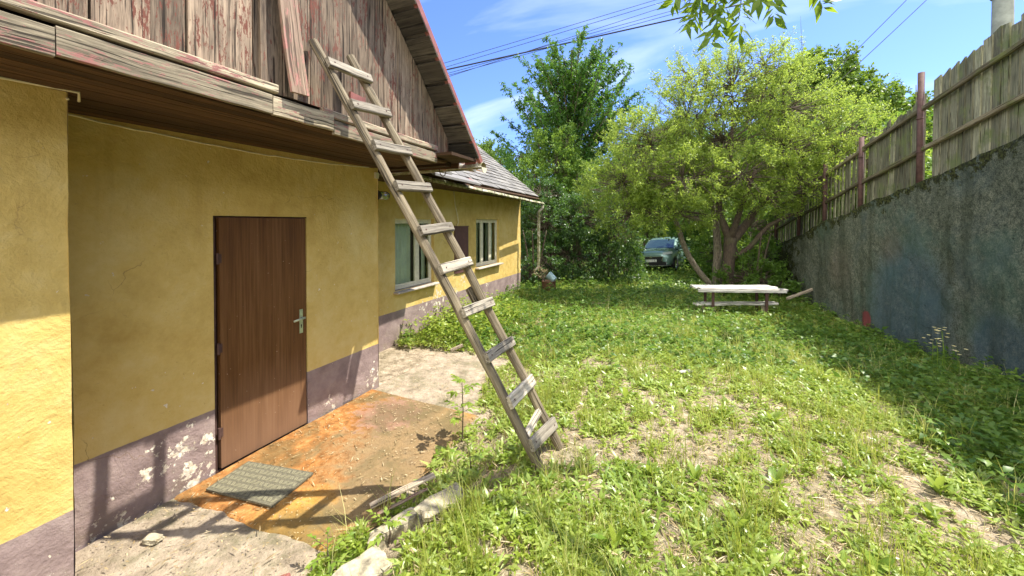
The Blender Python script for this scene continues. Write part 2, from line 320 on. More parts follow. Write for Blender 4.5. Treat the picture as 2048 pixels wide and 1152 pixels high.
M = dict(plaster=plaster(), conc=concrete_wall(), soil=groundmat(), path=pathmat(), orange=orangemat(), door=doormat_(), slate=slate(),
         bark=barkmat(c2=(.13, .095, .065)), bark2=barkmat('pale_bark', (.09, .07, .05), (.33, .28, .20)), gut=gutter_m(), rubber=rubber(),
         gable=wood('weathered_gable_board', (.030, .020, .014), (.37, .28, .195), paint=(.19, .07, .048), pamt=.31),
         trim=wood('weathered_trim', (.07, .055, .038), (.55, .47, .32), paint=(.36, .16, .14), pamt=.33),
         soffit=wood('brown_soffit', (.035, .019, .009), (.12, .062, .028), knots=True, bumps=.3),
         loose=wood('faded_plank', (.26, .17, .12), (.62, .46, .33), paint=(.50, .24, .20), pamt=.36),
         ladder=wood('grey_ladder_wood', (.055, .043, .030), (.29, .24, .155)),
         rung=wood('pale_rung_wood', (.12, .10, .075), (.52, .47, .37)),
         fence=wood('mossy_fence_board', (.050, .050, .030), (.32, .31, .20), moss=(.13, .155, .06)),
         rail=wood('mossy_rail', (.06, .05, .03), (.26, .22, .13), moss=(.12, .13, .04)),
         white=wood('bleached_plank', (.22, .20, .17), (.80, .77, .70)),
         oldwood=wood('old_plank', (.16, .12, .08), (.50, .42, .31)),
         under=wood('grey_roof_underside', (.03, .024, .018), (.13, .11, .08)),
         redmetal=simple('faded_red_metal', (.25, .095, .075), .5, 0, 9, .3), rust=simple('rusty_brown_metal', (.085, .045, .036), .75, .2, 14, .35),
         frame=simple('cream_window_paint', (.62, .58, .42), .5, 0, 10, .15), glass=glassm('window_glass'),
         curtain=simple('sheer_curtain', (.66, .68, .50), .9, 0, 4, .12, 0), dark=simple('dark_gap', (.02, .016, .012), .9, 0, 10, .2, 0),
         room=simple('room_interior', (.10, .10, .08), .9, 0, 3, .3, 0),
         brownpanel=simple('brown_painted_panel', (.105, .05, .045), .55, 0, 8, .2), metal=simple('handle_metal', (.50, .55, .42), .35, .7, 20, .2),
         cable=simple('cream_cable', (.62, .55, .36), .6), black=simple('black_cable', (.015, .015, .018), .6, bump=0),
         stone=simple('pale_stone', (.33, .29, .20), .9, 0, 16, .65, .9, 30), concpole=simple('concrete_pole', (.20, .22, .19), .9, 0, 7, .3, .5),
         bucket=simple('blue_grey_enamel', (.30, .42, .44), .4, .2, 9, .25), barrel=simple('rusty_drum', (.13, .065, .035), .85, 0, 12, .4, .6),
         lampglass=glassm('lamp_glass', (.8, .8, .72), .15, .25), sill=simple('sill', (.42, .36, .30), .7, 0, 12, .3, .3))
M['apple_leaf'] = leafmat('apple_leaf', (.07, .12, .018), (.16, .23, .034), (.32, .39, .085), .53, (.52, .65, .09))
M['cherry_leaf'] = leafmat('cherry_leaf', (.020, .060, .010), (.045, .115, .018), (.11, .20, .035), .42, (.20, .40, .03))
M['bush_leaf'] = leafmat('bush_leaf', (.03, .075, .02), (.055, .12, .03), (.11, .19, .05), .36, (.20, .36, .04), .6, .33)
M['lime_leaf'] = leafmat('light_green_leaf', (.05, .11, .015), (.10, .19, .028), (.17, .27, .05), .45, (.32, .46, .05))
M['far_leaf'] = leafmat('far_leaf', (.06, .12, .015), (.10, .18, .025), (.15, .23, .04), .40, (.28, .40, .04))
M['grass'] = leafmat('grass_blade', (.13, .18, .022), (.27, .32, .05), (.62, .57, .26), .42, (.56, .60, .10), .3)
M['weed'] = leafmat('weed_leaf', (.11, .18, .02), (.24, .32, .038), (.46, .53, .13), .45, (.56, .66, .09), .4, .4)
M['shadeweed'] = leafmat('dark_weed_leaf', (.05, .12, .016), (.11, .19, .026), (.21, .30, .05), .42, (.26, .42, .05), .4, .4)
M['dock'] = leafmat('dock_leaf', (.10, .19, .025), (.17, .28, .04), (.30, .38, .07), .45, (.45, .55, .07), .5, .35)
M['plant'] = leafmat('rosette_leaf', (.13, .22, .03), (.24, .34, .06), (.42, .50, .14), .42, (.50, .60, .09), .5, .35)
M['dry'] = leafmat('dry_straw', (.20, .14, .07), (.38, .29, .15), (.60, .50, .32), .2, (.5, .4, .2), .2)
M['flower'] = leafmat('yellow_petal', (.75, .60, .10), (.80, .70, .30), (.85, .80, .55), .3, (.8, .7, .2))

# ------------------------------------------------------------------ helpers: geometry
class MB:
    def __init__(s): s.v = []; s.f = []; s.gc = []; s.r = []; s.mi = []
    def add(s, vs, fs, gcs=None, rnd=None, mi=0):
        b = len(s.v); s.v += [tuple(q) for q in vs]; s.f += [tuple(i + b for i in f) for f in fs]
        s.gc += [tuple(q) for q in (gcs if gcs is not None else vs)]
        r = random.random() if rnd is None else rnd; s.r += [r] * len(vs); s.mi += [mi] * len(fs)
    def beam(s, p0, p1, w, h, up=(0, 0, 1), seg=1, jit=0., bev=0., taper=1., rnd=None, bow=None, mi=0):
        """plank from p0 to p1; w across, h along up"""
        p0, p1 = Vector(p0), Vector(p1); d = (p1 - p0); L = d.length; d.normalize(); up = Vector(up)
        a = d.cross(up)
        if a.length < 1e-4: a = d.cross(Vector((1, 0, 0)))
        a.normalize(); u = a.cross(d).normalized()
        b = min(bev, w * .45, h * .45) if bev else 0
        if b: prof = [(-w/2+b, -h/2), (w/2-b, -h/2), (w/2, -h/2+b), (w/2, h/2-b), (w/2-b, h/2), (-w/2+b, h/2), (-w/2, h/2-b), (-w/2, -h/2+b)]
        else: prof = [(-w/2, -h/2), (w/2, -h/2), (w/2, h/2), (-w/2, h/2)]
        n = len(prof); vs = []; gs = []; off = Vector((random.random() * 20, random.random() * 9, random.random() * 9))
        for i in range(seg + 1):
            t = i / seg; c = p0 + d * (L * t)
            if bow is not None: c = c + Vector(bow) * (4 * t * (1 - t))
            k = 1 + (taper - 1) * t
            ja, ju = random.uniform(-jit, jit), random.uniform(-jit, jit); kk = k * (1 + random.uniform(-jit, jit) * 3)
            for (x, y) in prof:
                vs.append(c + a * (x * kk + ja) + u * (y * kk + ju)); gs.append(Vector((L * t, x, y)) + off)
        fs = [tuple(range(n))[::-1], tuple(range(seg * n, seg * n + n))]
        for i in range(seg):
            for j in range(n):
                k = (j + 1) % n; fs.append((i*n+j, i*n+k, (i+1)*n+k, (i+1)*n+j))
        s.add(vs, fs, gs, rnd, mi)
    def box(s, c, sz, rot=None, rnd=None, mi=0):
        c = Vector(c); x, y, z = (q / 2 for q in sz)
        vs = [Vector(q) for q in ((-x,-y,-z),(x,-y,-z),(x,y,-z),(-x,y,-z),(-x,-y,z),(x,-y,z),(x,y,z),(-x,y,z))]
        if rot is not None: vs = [rot @ q for q in vs]
        vs = [q + c for q in vs]; off = Vector((random.random() * 9,) * 3)
        ax = max(range(3), key=lambda i: sz[i]); order = [ax] + [i for i in range(3) if i != ax]
        s.add(vs, [(0,3,2,1),(4,5,6,7),(0,1,5,4),(1,2,6,5),(2,3,7,6),(3,0,4,7)], [Vector([q[i] for i in order]) + off for q in vs], rnd, mi)
    def tube(s, pts, rad, n=8, caps=True, rnd=None, arc=None, mi=0):
        pts = [Vector(p) for p in pts]; m = len(pts)
        rad = rad if isinstance(rad, (list, tuple)) else [rad] * m
        vs = []; gs = []; prev = None; L = 0
        full = arc is None; na = n if full else n + 1
        for i, p in enumerate(pts):
            d = (pts[min(i+1, m-1)] - pts[max(i-1, 0)]).normalized()
            ref = Vector((0, 0, 1)) if abs(d.z) < .9 else Vector((1, 0, 0))
            a = d.cross(ref).normalized() if prev is None else (prev - d * prev.dot(d)).normalized()
            prev = a; b = a.cross(d)
            if i: L += (p - pts[i-1]).length
            for j in range(na):
                t = 2 * math.pi * j / n if full else arc[0] + (arc[1] - arc[0]) * j / n
                vs.append(p + (a * math.cos(t) + b * math.sin(t)) * rad[i]); gs.append((L, math.cos(t) * rad[i], math.sin(t) * rad[i]))
        fs = []
        for i in range(m - 1):
            for j in range(n):
                k = (j + 1) % na if full else j + 1
                fs.append((i*na+j, i*na+k, (i+1)*na+k, (i+1)*na+j))
        if caps and full: fs += [tuple(range(na))[::-1], tuple(range((m-1)*na, m*na))]
        s.add(vs, fs, gs, rnd, mi)
    def prism(s, poly, ax, lo, hi, rnd=None, mi=0, gcaxis=2):
        """poly in the other two axes, extruded along axis ax"""
        def mk(a, q):
            v = [0, 0, 0]; v[ax] = a; o = [i for i in range(3) if i != ax]; v[o[0]] = q[0]; v[o[1]] = q[1]; return Vector(v)
        n = len(poly); vs = [mk(lo, q) for q in poly] + [mk(hi, q) for q in poly]
        off = Vector((random.random() * 20, random.random() * 9, random.random() * 9)); order = [gcaxis] + [i for i in range(3) if i != gcaxis]
        fs = [tuple(range(n))[::-1], tuple(range(n, 2*n))] + [(i, (i+1) % n, n + (i+1) % n, n + i) for i in range(n)]
        s.add(vs, fs, [Vector([q[i] for i in order]) + off for q in vs], rnd, mi)
    def lathe(s, c, prof, n=20, axis=(0, 0, 1), rnd=None, mi=0):
        ax = Vector(axis).normalized(); q = ax.to_track_quat('Z', 'Y'); c = Vector(c); vs = []
        for (r, z) in prof:
            for j in range(n):
                t = 2 * math.pi * j / n; vs.append(c + q @ Vector((r * math.cos(t), r * math.sin(t), z)))
        fs = [(i*n+j, i*n+(j+1) % n, (i+1)*n+(j+1) % n, (i+1)*n+j) for i in range(len(prof)-1) for j in range(n)]
        s.add(vs, fs, None, rnd, mi)
    def build(s, name, m, parent=None, smooth=False, fixn=True, loc=None):
        me = bpy.data.meshes.new(name); me.from_pydata(s.v, [], s.f)
        a = me.attributes.new('gc', 'FLOAT_VECTOR', 'POINT'); a.data.foreach_set('vector', np.array(s.gc, dtype=np.float32).ravel())
        a = me.attributes.new('rnd', 'FLOAT', 'POINT'); a.data.foreach_set('value', np.array(s.r, dtype=np.float32))
        for q in (m if isinstance(m, (list, tuple)) else [m]): me.materials.append(q)
        if isinstance(m, (list, tuple)): me.polygons.foreach_set('material_index', s.mi)
        me.update()
        if fixn:
            import bmesh
            bm = bmesh.new(); bm.from_mesh(me); bmesh.ops.recalc_face_normals(bm, faces=bm.faces); bm.to_mesh(me); bm.free()
        if smooth: me.polygons.foreach_set('use_smooth', [True] * len(me.polygons))
        return link(name, me, parent, loc)
def link(name, me, parent=None, loc=None):
    o = bpy.data.objects.new(name, me); S.collection.objects.link(o)
    if parent is not None:
        o.parent = parent
        p = parent
        off = Vector((0, 0, 0))
        while p is not None: off += p.location; p = p.parent
        if loc is None: o.location = -off if me is not None else (0, 0, 0)
    if loc is not None: o.location = loc
    return o
def tag(o, label=None, cat=None, group=None, kind=None):
    if label: o['label'] = label
    if cat: o['category'] = cat
    if group: o['group'] = group
    if kind: o['kind'] = kind
    return o
def empty(name, loc, label=None, cat=None, group=None):
    o = bpy.data.objects.new(name, None); S.collection.objects.link(o); o.location = loc; o.empty_display_size = .2
    return tag(o, label, cat, group)
def bulk(name, V, F, rnd, m, parent=None, nv=None):
    """fast mesh: V (N,3), F (M,k) index array"""
    me = bpy.data.meshes.new(name); V = np.asarray(V, dtype=np.float32); F = np.asarray(F, dtype=np.int32); k = F.shape[1]
    me.vertices.add(len(V)); me.vertices.foreach_set('co', V.ravel())
    me.loops.add(F.size); me.loops.foreach_set('vertex_index', F.ravel())
    me.polygons.add(len(F)); me.polygons.foreach_set('loop_start', np.arange(len(F), dtype=np.int32) * k)
    a = me.attributes.new('rnd', 'FLOAT', 'POINT'); a.data.foreach_set('value', np.asarray(rnd, dtype=np.float32))
    me.materials.append(m); me.update(calc_edges=True)
    return link(name, me, parent)
def norm(a): return a / np.maximum(np.linalg.norm(a, axis=-1, keepdims=True), 1e-9)
def leafmesh(P, D, U, L, Wd, rnd, fold=.25, droop=.15):
    """leaves: base P, direction D, up U, length L, width Wd -> 6-vertex folded leaf (4 tris)"""
    n = len(P); D = norm(D); A = norm(np.cross(D, U)); Nn = np.cross(A, D)
    L = L[:, None]; w = Wd[:, None]
    b = P; m = P + D * L * .5 + Nn * L * .06; t = P + D * L - Nn * L * droop
    l = P + D * L * .42 + A * w * .5 + Nn * w * fold; r = P + D * L * .42 - A * w * .5 + Nn * w * fold
    V = np.stack([b, l, m, r, t], 1).reshape(-1, 3)
    i = (np.arange(n) * 5)[:, None, None]
    F = (i + np.array([[0, 2, 1], [0, 3, 2], [1, 2, 4], [2, 3, 4]])[None]).reshape(-1, 3)
    return V, F, np.repeat(rnd, 5)
def cat3(parts):
    V = []; F = []; Rr = []; off = 0
    for v, f, r in parts: V.append(v); F.append(f + off); Rr.append(r); off += len(v)
    return np.concatenate(V), np.concatenate(F), np.concatenate(Rr)
_tab = rng.random((64, 64))
def vnoise(x, y):
    xi = np.floor(x).astype(int); yi = np.floor(y).astype(int); fx = x - xi; fy = y - yi
    fx = fx * fx * (3 - 2 * fx); fy = fy * fy * (3 - 2 * fy)
    a = _tab[xi % 64, yi % 64]; b = _tab[(xi+1) % 64, yi % 64]; c = _tab[xi % 64, (yi+1) % 64]; d = _tab[(xi+1) % 64, (yi+1) % 64]
    return (a * (1-fx) + b * fx) * (1-fy) + (c * (1-fx) + d * fx) * fy
def fbm(x, y): return .5 * vnoise(x, y) + .3 * vnoise(x * 2.1 + 7, y * 2.1 + 3) + .2 * vnoise(x * 4.3 + 1, y * 4.3 + 9)
def sm(x, a, b):
    t = np.clip((x - a) / (b - a), 0, 1); return t * t * (3 - 2 * t)
def gz(x, y):
    x = np.asarray(x, float); y = np.asarray(y, float)
    rise = .28 * sm(x, -1.75, -.95) * (1 - sm(y, 4., 8.5)) * sm(y, -3, .5)
    fall = -.35 * sm(y, 10, 20)
    un = (fbm(x * 1.3 + 20, y * 1.3 + 20) - .5) * .07 * sm(x, -1.8, -1.)
    return rise + fall + un
def gzf(x, y): return float(gz(x, y))
# wall line on the right: X as a function of Y, and its top
def wx(y): return 3.536 - .11738 * (y - 6.135)
def fx(y): return 4.6392 - .11738 * y
def ft(y): return 4.5369 - .2175 * y
def wtop(y): return 2.982 - .2175 * (y - 6.186) + .006 * max(0, 0) 

# ------------------------------------------------------------------ setting: ground
def grid(name, xs, ys, zf, m, kind='structure', label=None, cat=None, thick=None):
    X, Y = np.meshgrid(xs, ys, indexing='ij'); Z = zf(X, Y); nx, ny = X.shape
    V = np.stack([X, Y, Z], -1).reshape(-1, 3); i = np.arange(nx * ny).reshape(nx, ny)
    F = np.stack([i[:-1, :-1], i[1:, :-1], i[1:, 1:], i[:-1, 1:]], -1).reshape(-1, 4)
    o = bulk(name, V, F, np.zeros(len(V)), m)
    tag(o, label, cat, None, kind); o.data.polygons.foreach_set('use_smooth', [True] * len(F)); return o
def spread(lo, hi, step, far, n):
    a = np.arange(lo, hi, step); e = np.geomspace(.4, far, n)
    return np.concatenate([(lo - e)[::-1], a, hi + e])
xs = spread(-6, 6, .09, 300, 26); ys = spread(-2, 15, .09, 300, 26)
def gfull(X, Y):
    Z = gz(X, Y); pb = (fbm(X * 9, Y * 9) - .5) * .03 * sm(X, -1.9, -1.2)
    Z = Z + pb * ((np.abs(X) < 6) & (Y < 15) & (Y > -2))
    under = (X < -1.75) & (Y < 5.6); Z = np.where(under, Z - .05, Z)
    hill = sm(Y, 28, 120) * 12 + sm(X, 12, 90) * 14 * sm(Y, 10, 60)
    return Z + hill
grid('ground', xs, ys, gfull, M['soil'])
# worn concrete strip along the house
def pathz(X, Y):
    return .005 + (fbm(X * 5 + 3, Y * 5) - .5) * .03 - .22 * sm(X + (fbm(X * 2, Y * 2.2) - .5) * .7, -1.95, -1.45) * 1.0 - .30 * sm(Y + (fbm(X * 3, Y * 3) - .5) * .8, 5.1, 6.1)
grid('path', np.arange(-3.34, -1.2, .03), np.arange(-1.5, 6.3, .03), pathz, M['path'])
# orange painted slab with an uneven rim
def slab():
    n = 46; mb = MB(); xs = np.linspace(-3.33, -1.86, n); ys = np.linspace(1.57, 3.56, n + 14)
    X, Y = np.meshgrid(xs, ys, indexing='ij')
    ex = (X - xs[0]) / (xs[-1] - xs[0]); ey = (Y - ys[0]) / (ys[-1] - ys[0])
    X = X + (fbm(Y * 3, X * 0 + 2) - .5) * .14 * ex; Y = Y + (fbm(X * 3, X * 0 + 5) - .5) * .16 * (1 - ey) + .14 * ex * (1 - ey) - .06 * ex * ey
    Z = .028 + (fbm(X * 3, Y * 3) - .5) * .012 - .03 * (np.minimum(np.minimum(1 - ex, ey), 1 - ey) < .008)
    V = np.stack([X, Y, Z], -1).reshape(-1, 3); i = np.arange(X.size).reshape(X.shape)
    F = np.stack([i[:-1, :-1], i[1:, :-1], i[1:, 1:], i[:-1, 1:]], -1).reshape(-1, 4)
    o = bulk('slab', V, F, np.zeros(len(V)), M['orange']); tag(o, kind='structure')
slab()
# raised terrain behind the retaining wall
def upz(X, Y): return np.clip(2.982 - .2175 * (Y - 6.186), -.4, 4.6) - .06 + .17 * np.clip((X - (4.2561 - .11738 * Y) - .12) / .25, 0, 1) + sm(X, 6, 60) * 10 + (fbm(X, Y) - .5) * .1 + sm(Y, 30, 120) * 12
def terrace():
    ys = np.concatenate([np.arange(-14, 30, .5), np.geomspace(30, 260, 14)]); e = np.concatenate([[.12, .3], np.geomspace(.5, 250, 26)])
    Y = np.repeat(ys[None], len(e), 0); X = (3.536 - .11738 * (np.minimum(Y, 22) - 6.135)) + e[:, None]
    V = np.stack([X, Y, upz(X, Y)], -1).reshape(-1, 3); i = np.arange(X.size).reshape(X.shape)
    F = np.stack([i[:-1, :-1], i[1:, :-1], i[1:, 1:], i[:-1, 1:]], -1).reshape(-1, 4)
    tag(bulk('upper_terrace', V, F, np.zeros(len(V)), M['soil']), kind='structure')
terrace()

# ------------------------------------------------------------------ retaining wall
def retaining():
    ys = np.arange(-6, 17.6, .05); ts = np.linspace(0, 1, 50)
    top = 2.982 - .2175 * (ys - 6.186) + (fbm(ys * 1.1, ys * 0 + 3) - .5) * .16 + (fbm(ys * 5, ys * 0 + 8) - .5) * .06
    top = np.minimum(top, 4.6)
    bot = -.6; Y = np.repeat(ys[None], 50, 0); Z = bot + (top - bot)[None] * ts[:, None]
    X = (3.536 - .11738 * (Y - 6.135)) + (fbm(Y * .9, Z * .9) - .5) * .10 + (fbm(Y * 4, Z * 4) - .5) * .05 + (fbm(Y * 14, Z * 14) - .5) * .02
    V = np.stack([X, Y, Z], -1); edge = np.clip(1 - (top[None] - Z) / .35, 0, 1) * .8
    edge = np.maximum(edge, sm(Y, 10.6, 13.5) * .9)
    V2 = V[-1].copy(); V2[:, 0] += .30; V2[:, 2] += .01; V3 = V2.copy(); V3[:, 2] = bot
    V = np.concatenate([V, V2[None], V3[None]], 0); edge = np.concatenate([edge, edge[-1:], edge[-1:]], 0)
    i = np.arange(V.shape[0] * V.shape[1]).reshape(V.shape[:2])
    F = np.stack([i[:-1, :-1], i[:-1, 1:], i[1:, 1:], i[1:, :-1]], -1).reshape(-1, 4)
    o = bulk('retaining_wall', V.reshape(-1, 3), F, np.zeros(i.size), M['conc'])
    a = o.data.attributes.new('edge', 'FLOAT', 'POINT'); a.data.foreach_set('value', edge.astype(np.float32).ravel())
    tag(o, 'tall rough grey concrete retaining wall with moss and bluish stains on the right', 'wall')
retaining()

# ------------------------------------------------------------------ board fence on the wall
def fence():
    posts = [2.7, 4.55, 6.35, 8.44, 10.08, 11.56, 13.0, 14.7, 16.5, 18.4]
    root = empty('board_fence', (fx(7.7), 7.7, ft(7.7)), 'weathered mossy board fence with rust-brown posts standing on the concrete wall', 'fence')
    for i, y in enumerate(posts):
        x = fx(y) - .015; zb = ft(y) - .45
        mb = MB(); ht = (1.76 if abs(y - 8.44) < .1 else 1.42)
        mb.tube([(x, y, zb), (x + .01, y, ft(y) + ht)], .042, 10); mb.tube([(x, y, ft(y) + .45), (x, y, ft(y) + .47)], .047, 10); mb.tube([(x, y, ft(y) + 1.0), (x, y, ft(y) + 1.02)], .047, 10)
        mb.build('post', M['rust'], root, True)
    bays = [(.8, 2.5, 0)] + [(posts[i], posts[i+1], i + 1) for i in range(len(posts) - 1)]
    for (y0, y1, k) in bays:
        mb = MB(); y = y0 + .04; far = y0 > 10
        if abs(y0 - 6.35) < .1: y1b = y1 - .12
        else: y1b = y1
        while y < y1b - .05:
            w = random.uniform(.10, .19) if not far else random.uniform(.075, .12)
            yc = y + w / 2; x = fx(yc) + .06; zb = ft(yc) - .12 + random.uniform(-.06, .03); h = .12 + random.uniform(1.55, 1.61) if not far else random.uniform(1.36, 1.48)
            if abs(y0 - 8.44) < .1: h = random.uniform(1.42, 1.57)
            lean = random.uniform(-.008, .008) if not far else random.uniform(-.04, .04)
            if y0 > 8.4 and y0 < 10 and yc > 9.05: lean -= .09
            t = .022; dz = random.uniform(-.03, .03)
            dx = random.uniform(-.006, .006)
            vs = [(x+dx, y, zb), (x+dx, y+w, zb), (x+dx+.01, y+w+lean, zb+h+dz-.21*w), (x+dx+.01, y+lean, zb+h-dz), (x+dx+t, y, zb), (x+dx+t, y+w, zb), (x+dx+t+.01, y+w+lean, zb+h+dz-.21*w), (x+dx+t+.01, y+lean, zb+h-dz)]
            o = random.random() * 20
            gs = [(v[2] + o, v[1] + o, v[0]) for v in vs]
            mb.add(vs, [(0,3,2,1),(4,5,6,7),(0,1,5,4),(1,2,6,5),(2,3,7,6),(3,0,4,7)], gs)
            y += w + (random.choice([.001, .002, .002, .003, .003, .010]) if not far else random.uniform(.04, .10))
        mb.build('board_panel', M['fence'], root)
    for off in (.50, 1.16):
        for (y0, y1, k) in bays:
            mb = MB(); e = .10
            mb.beam((fx(y0 - e) + .012, y0 - e, ft(y0 - e) + off + random.uniform(-.02, .02)), (fx(y1) + .012, y1, ft(y1) + off + random.uniform(-.02, .02)), .06, .075, seg=6, jit=.005, bev=.015)
            mb.build('rail', M['rail'], root)
fence()

# ------------------------------------------------------------------ the house
H = empty('yellow_house', (-4.5, 3.0, 0), 'old yellow plastered house with weathered board gable, mauve plinth and slate-grey side wing', 'house')
def wall_grid(axis, const, a0, a1, z0, z1, holes=(), step=.06, amp=.012, sign=1, name='wall'):
    """vertical wall in plane axis=const ('x' or 'y'), running a0..a1, with openings (a,b,zlo,zhi)"""
    A = sorted(set([round(a0, 4), round(a1, 4)] + [round(h[i], 4) for h in holes for i in (0, 1)]))
    Zs = sorted(set([z0, z1] + [h[i] for h in holes for i in (2, 3)]))
    def fill(L):
        out = []
        for p, q in zip(L, L[1:]): n = max(1, int((q - p) / step)); out += [p + (q - p) * i / n for i in range(n)]
        return np.array(out + [L[-1]])
    A = fill(A); Zs = fill(Zs); AA, ZZ = np.meshgrid(A, Zs, indexing='ij')
    d = (fbm(AA * 1.7 + const * 5, ZZ * 1.7) - .5) * 2.4 * amp + (fbm(AA * 6 + const * 3, ZZ * 6) - .5) * amp
    dist = np.ones_like(AA) * 9
    for h in holes:
        dx = np.maximum(np.maximum(h[0] - AA, AA - h[1]), 0); dz = np.maximum(np.maximum(h[2] - ZZ, ZZ - h[3]), 0); dist = np.minimum(dist, np.hypot(dx, dz))
    d = d * np.clip(dist / .12, 0, 1)
    if axis == 'x': V = np.stack([const + d, AA, ZZ], -1)
    else: V = np.stack([AA, const + d, ZZ], -1)
    i = np.arange(AA.size).reshape(AA.shape)
    F = np.stack([i[:-1, :-1], i[1:, :-1], i[1:, 1:], i[:-1, 1:]], -1)
    ca = (AA[:-1, :-1] + AA[1:, 1:]) / 2; cz = (ZZ[:-1, :-1] + ZZ[1:, 1:]) / 2; keep = np.ones_like(ca, bool)
    for h in holes: keep &= ~((ca > h[0]) & (ca < h[1]) & (cz > h[2]) & (cz < h[3]))
    F = F[keep]
    if axis == 'y': F = F[:, ::-1]
    o = bulk(name, V.reshape(-1, 3), F, np.zeros(AA.size), M['plaster'], H)
    o.data.polygons.foreach_set('use_smooth', [True] * len(F)); return o
def lip(w, dx):       # reveals round an opening, going inwards from plane x
    pass
DY0, DY1, DZ1 = 1.885, 2.675, 2.05
W1 = (5.14, 6.27, .865, 2.085); W2 = (7.96, 9.23, .965, 2.105)
wall_grid('x', -3.36, .80, 3.665, -.1, 2.74, [(DY0 - .03, DY1 + .012, -.1, DZ1 + .012)])
wall_grid('y', 3.668, -4.5, -3.355, -.1, 2.74)
wall_grid('x', -2.85, -4.0, .91, -.1, 2.74)
wall_grid('y', .912, -3.5, -2.85, -.1, 2.74)
wall_grid('x', -4.34, 3.5, 10.74, -.2, 2.95, [W1, W2])
wall_grid('y', 10.742, -9.6, -4.34, -.2, 2.78)
def gable_end():
    mb = MB(); mb.prism([(-4.34, 2.78), (-7.0, 5.15), (-9.65, 2.78)], 1, 10.70, 10.742); mb.build('gable_wall', M['plaster'], H)
gable_end()
def reveals():
    def one(c, sz):
        mb = MB(); mb.box(c, sz); mb.build('opening_reveal', M['plaster'], H)
    for (a, b, c, d) in (W1, W2):
        x0, x1 = -4.52, -4.339; t = .02
        one(((x0+x1)/2, a - t/2, (c+d)/2), (x1-x0, t, d-c)); one(((x0+x1)/2, b + t/2, (c+d)/2), (x1-x0, t, d-c)); one(((x0+x1)/2, (a+b)/2, d + t/2), (x1-x0, b-a+2*t, t))
    x0, x1 = -3.50, -3.361
    one(((x0+x1)/2, DY0 - .04, DZ1/2), (x1-x0, .02, DZ1)); one(((x0+x1)/2, DY1 + .022, DZ1/2), (x1-x0, .02, DZ1)); one(((x0+x1)/2, (DY0+DY1)/2, DZ1 + .022), (x1-x0, .85, .02))
    mb = MB(); mb.box((-3.60, 2.28, 1.1), (.04, 1.3, 2.4)); mb.build('door_backing', M['dark'], H)
reveals()
def door():
    mb = MB(); mb.box((-3.385, (DY0+DY1)/2 + .008, DZ1/2 + .012), (.044, DY1-DY0-.016, DZ1-.03)); d = mb.build('door', M['door'], H)
    mb = MB()
    mb.box((-3.41, DY0 - .014, DZ1/2), (.05, .026, DZ1)); mb.box((-3.41, (DY0+DY1)/2, DZ1 + .004), (.05, DY1-DY0+.05, .014)); mb.box((-3.43, (DY0+DY1)/2, .004), (.10, DY1-DY0+.04, .012))
    mb.build('door_frame', M['rust'], H)
    mb = MB(); y = DY1 - .055; mb.box((-3.360, y, 1.05), (.008, .034, .23)); mb.box((-3.355, y, 1.155), (.006, .012, .012)); mb.build('handle_plate', M['metal'], d)
    mb = MB(); mb.tube([(-3.358, y, 1.085), (-3.315, y, 1.085)], .009, 10); mb.beam((-3.312, y + .010, 1.087), (-3.312, y - .112, 1.075), .012, .019, bev=.004); mb.build('lever_handle', M['metal'], d, True)
    mb = MB(); mb.tube([(-3.3565, y, 1.012), (-3.3545, y, 1.012)], .007, 12); mb.box((-3.3555, y, .998), (.002, .007, .024)); mb.build('keyhole', M['dark'], d)
    for z in (.32, 1.0, 1.72):
        mb = MB(); mb.tube([(-3.352, DY0 - .004, z - .045), (-3.352, DY0 - .004, z + .045)], .010, 8); mb.box((-3.358, DY0 + .012, z), (.006, .03, .07)); mb.build('hinge', M['rust'], d)
door()
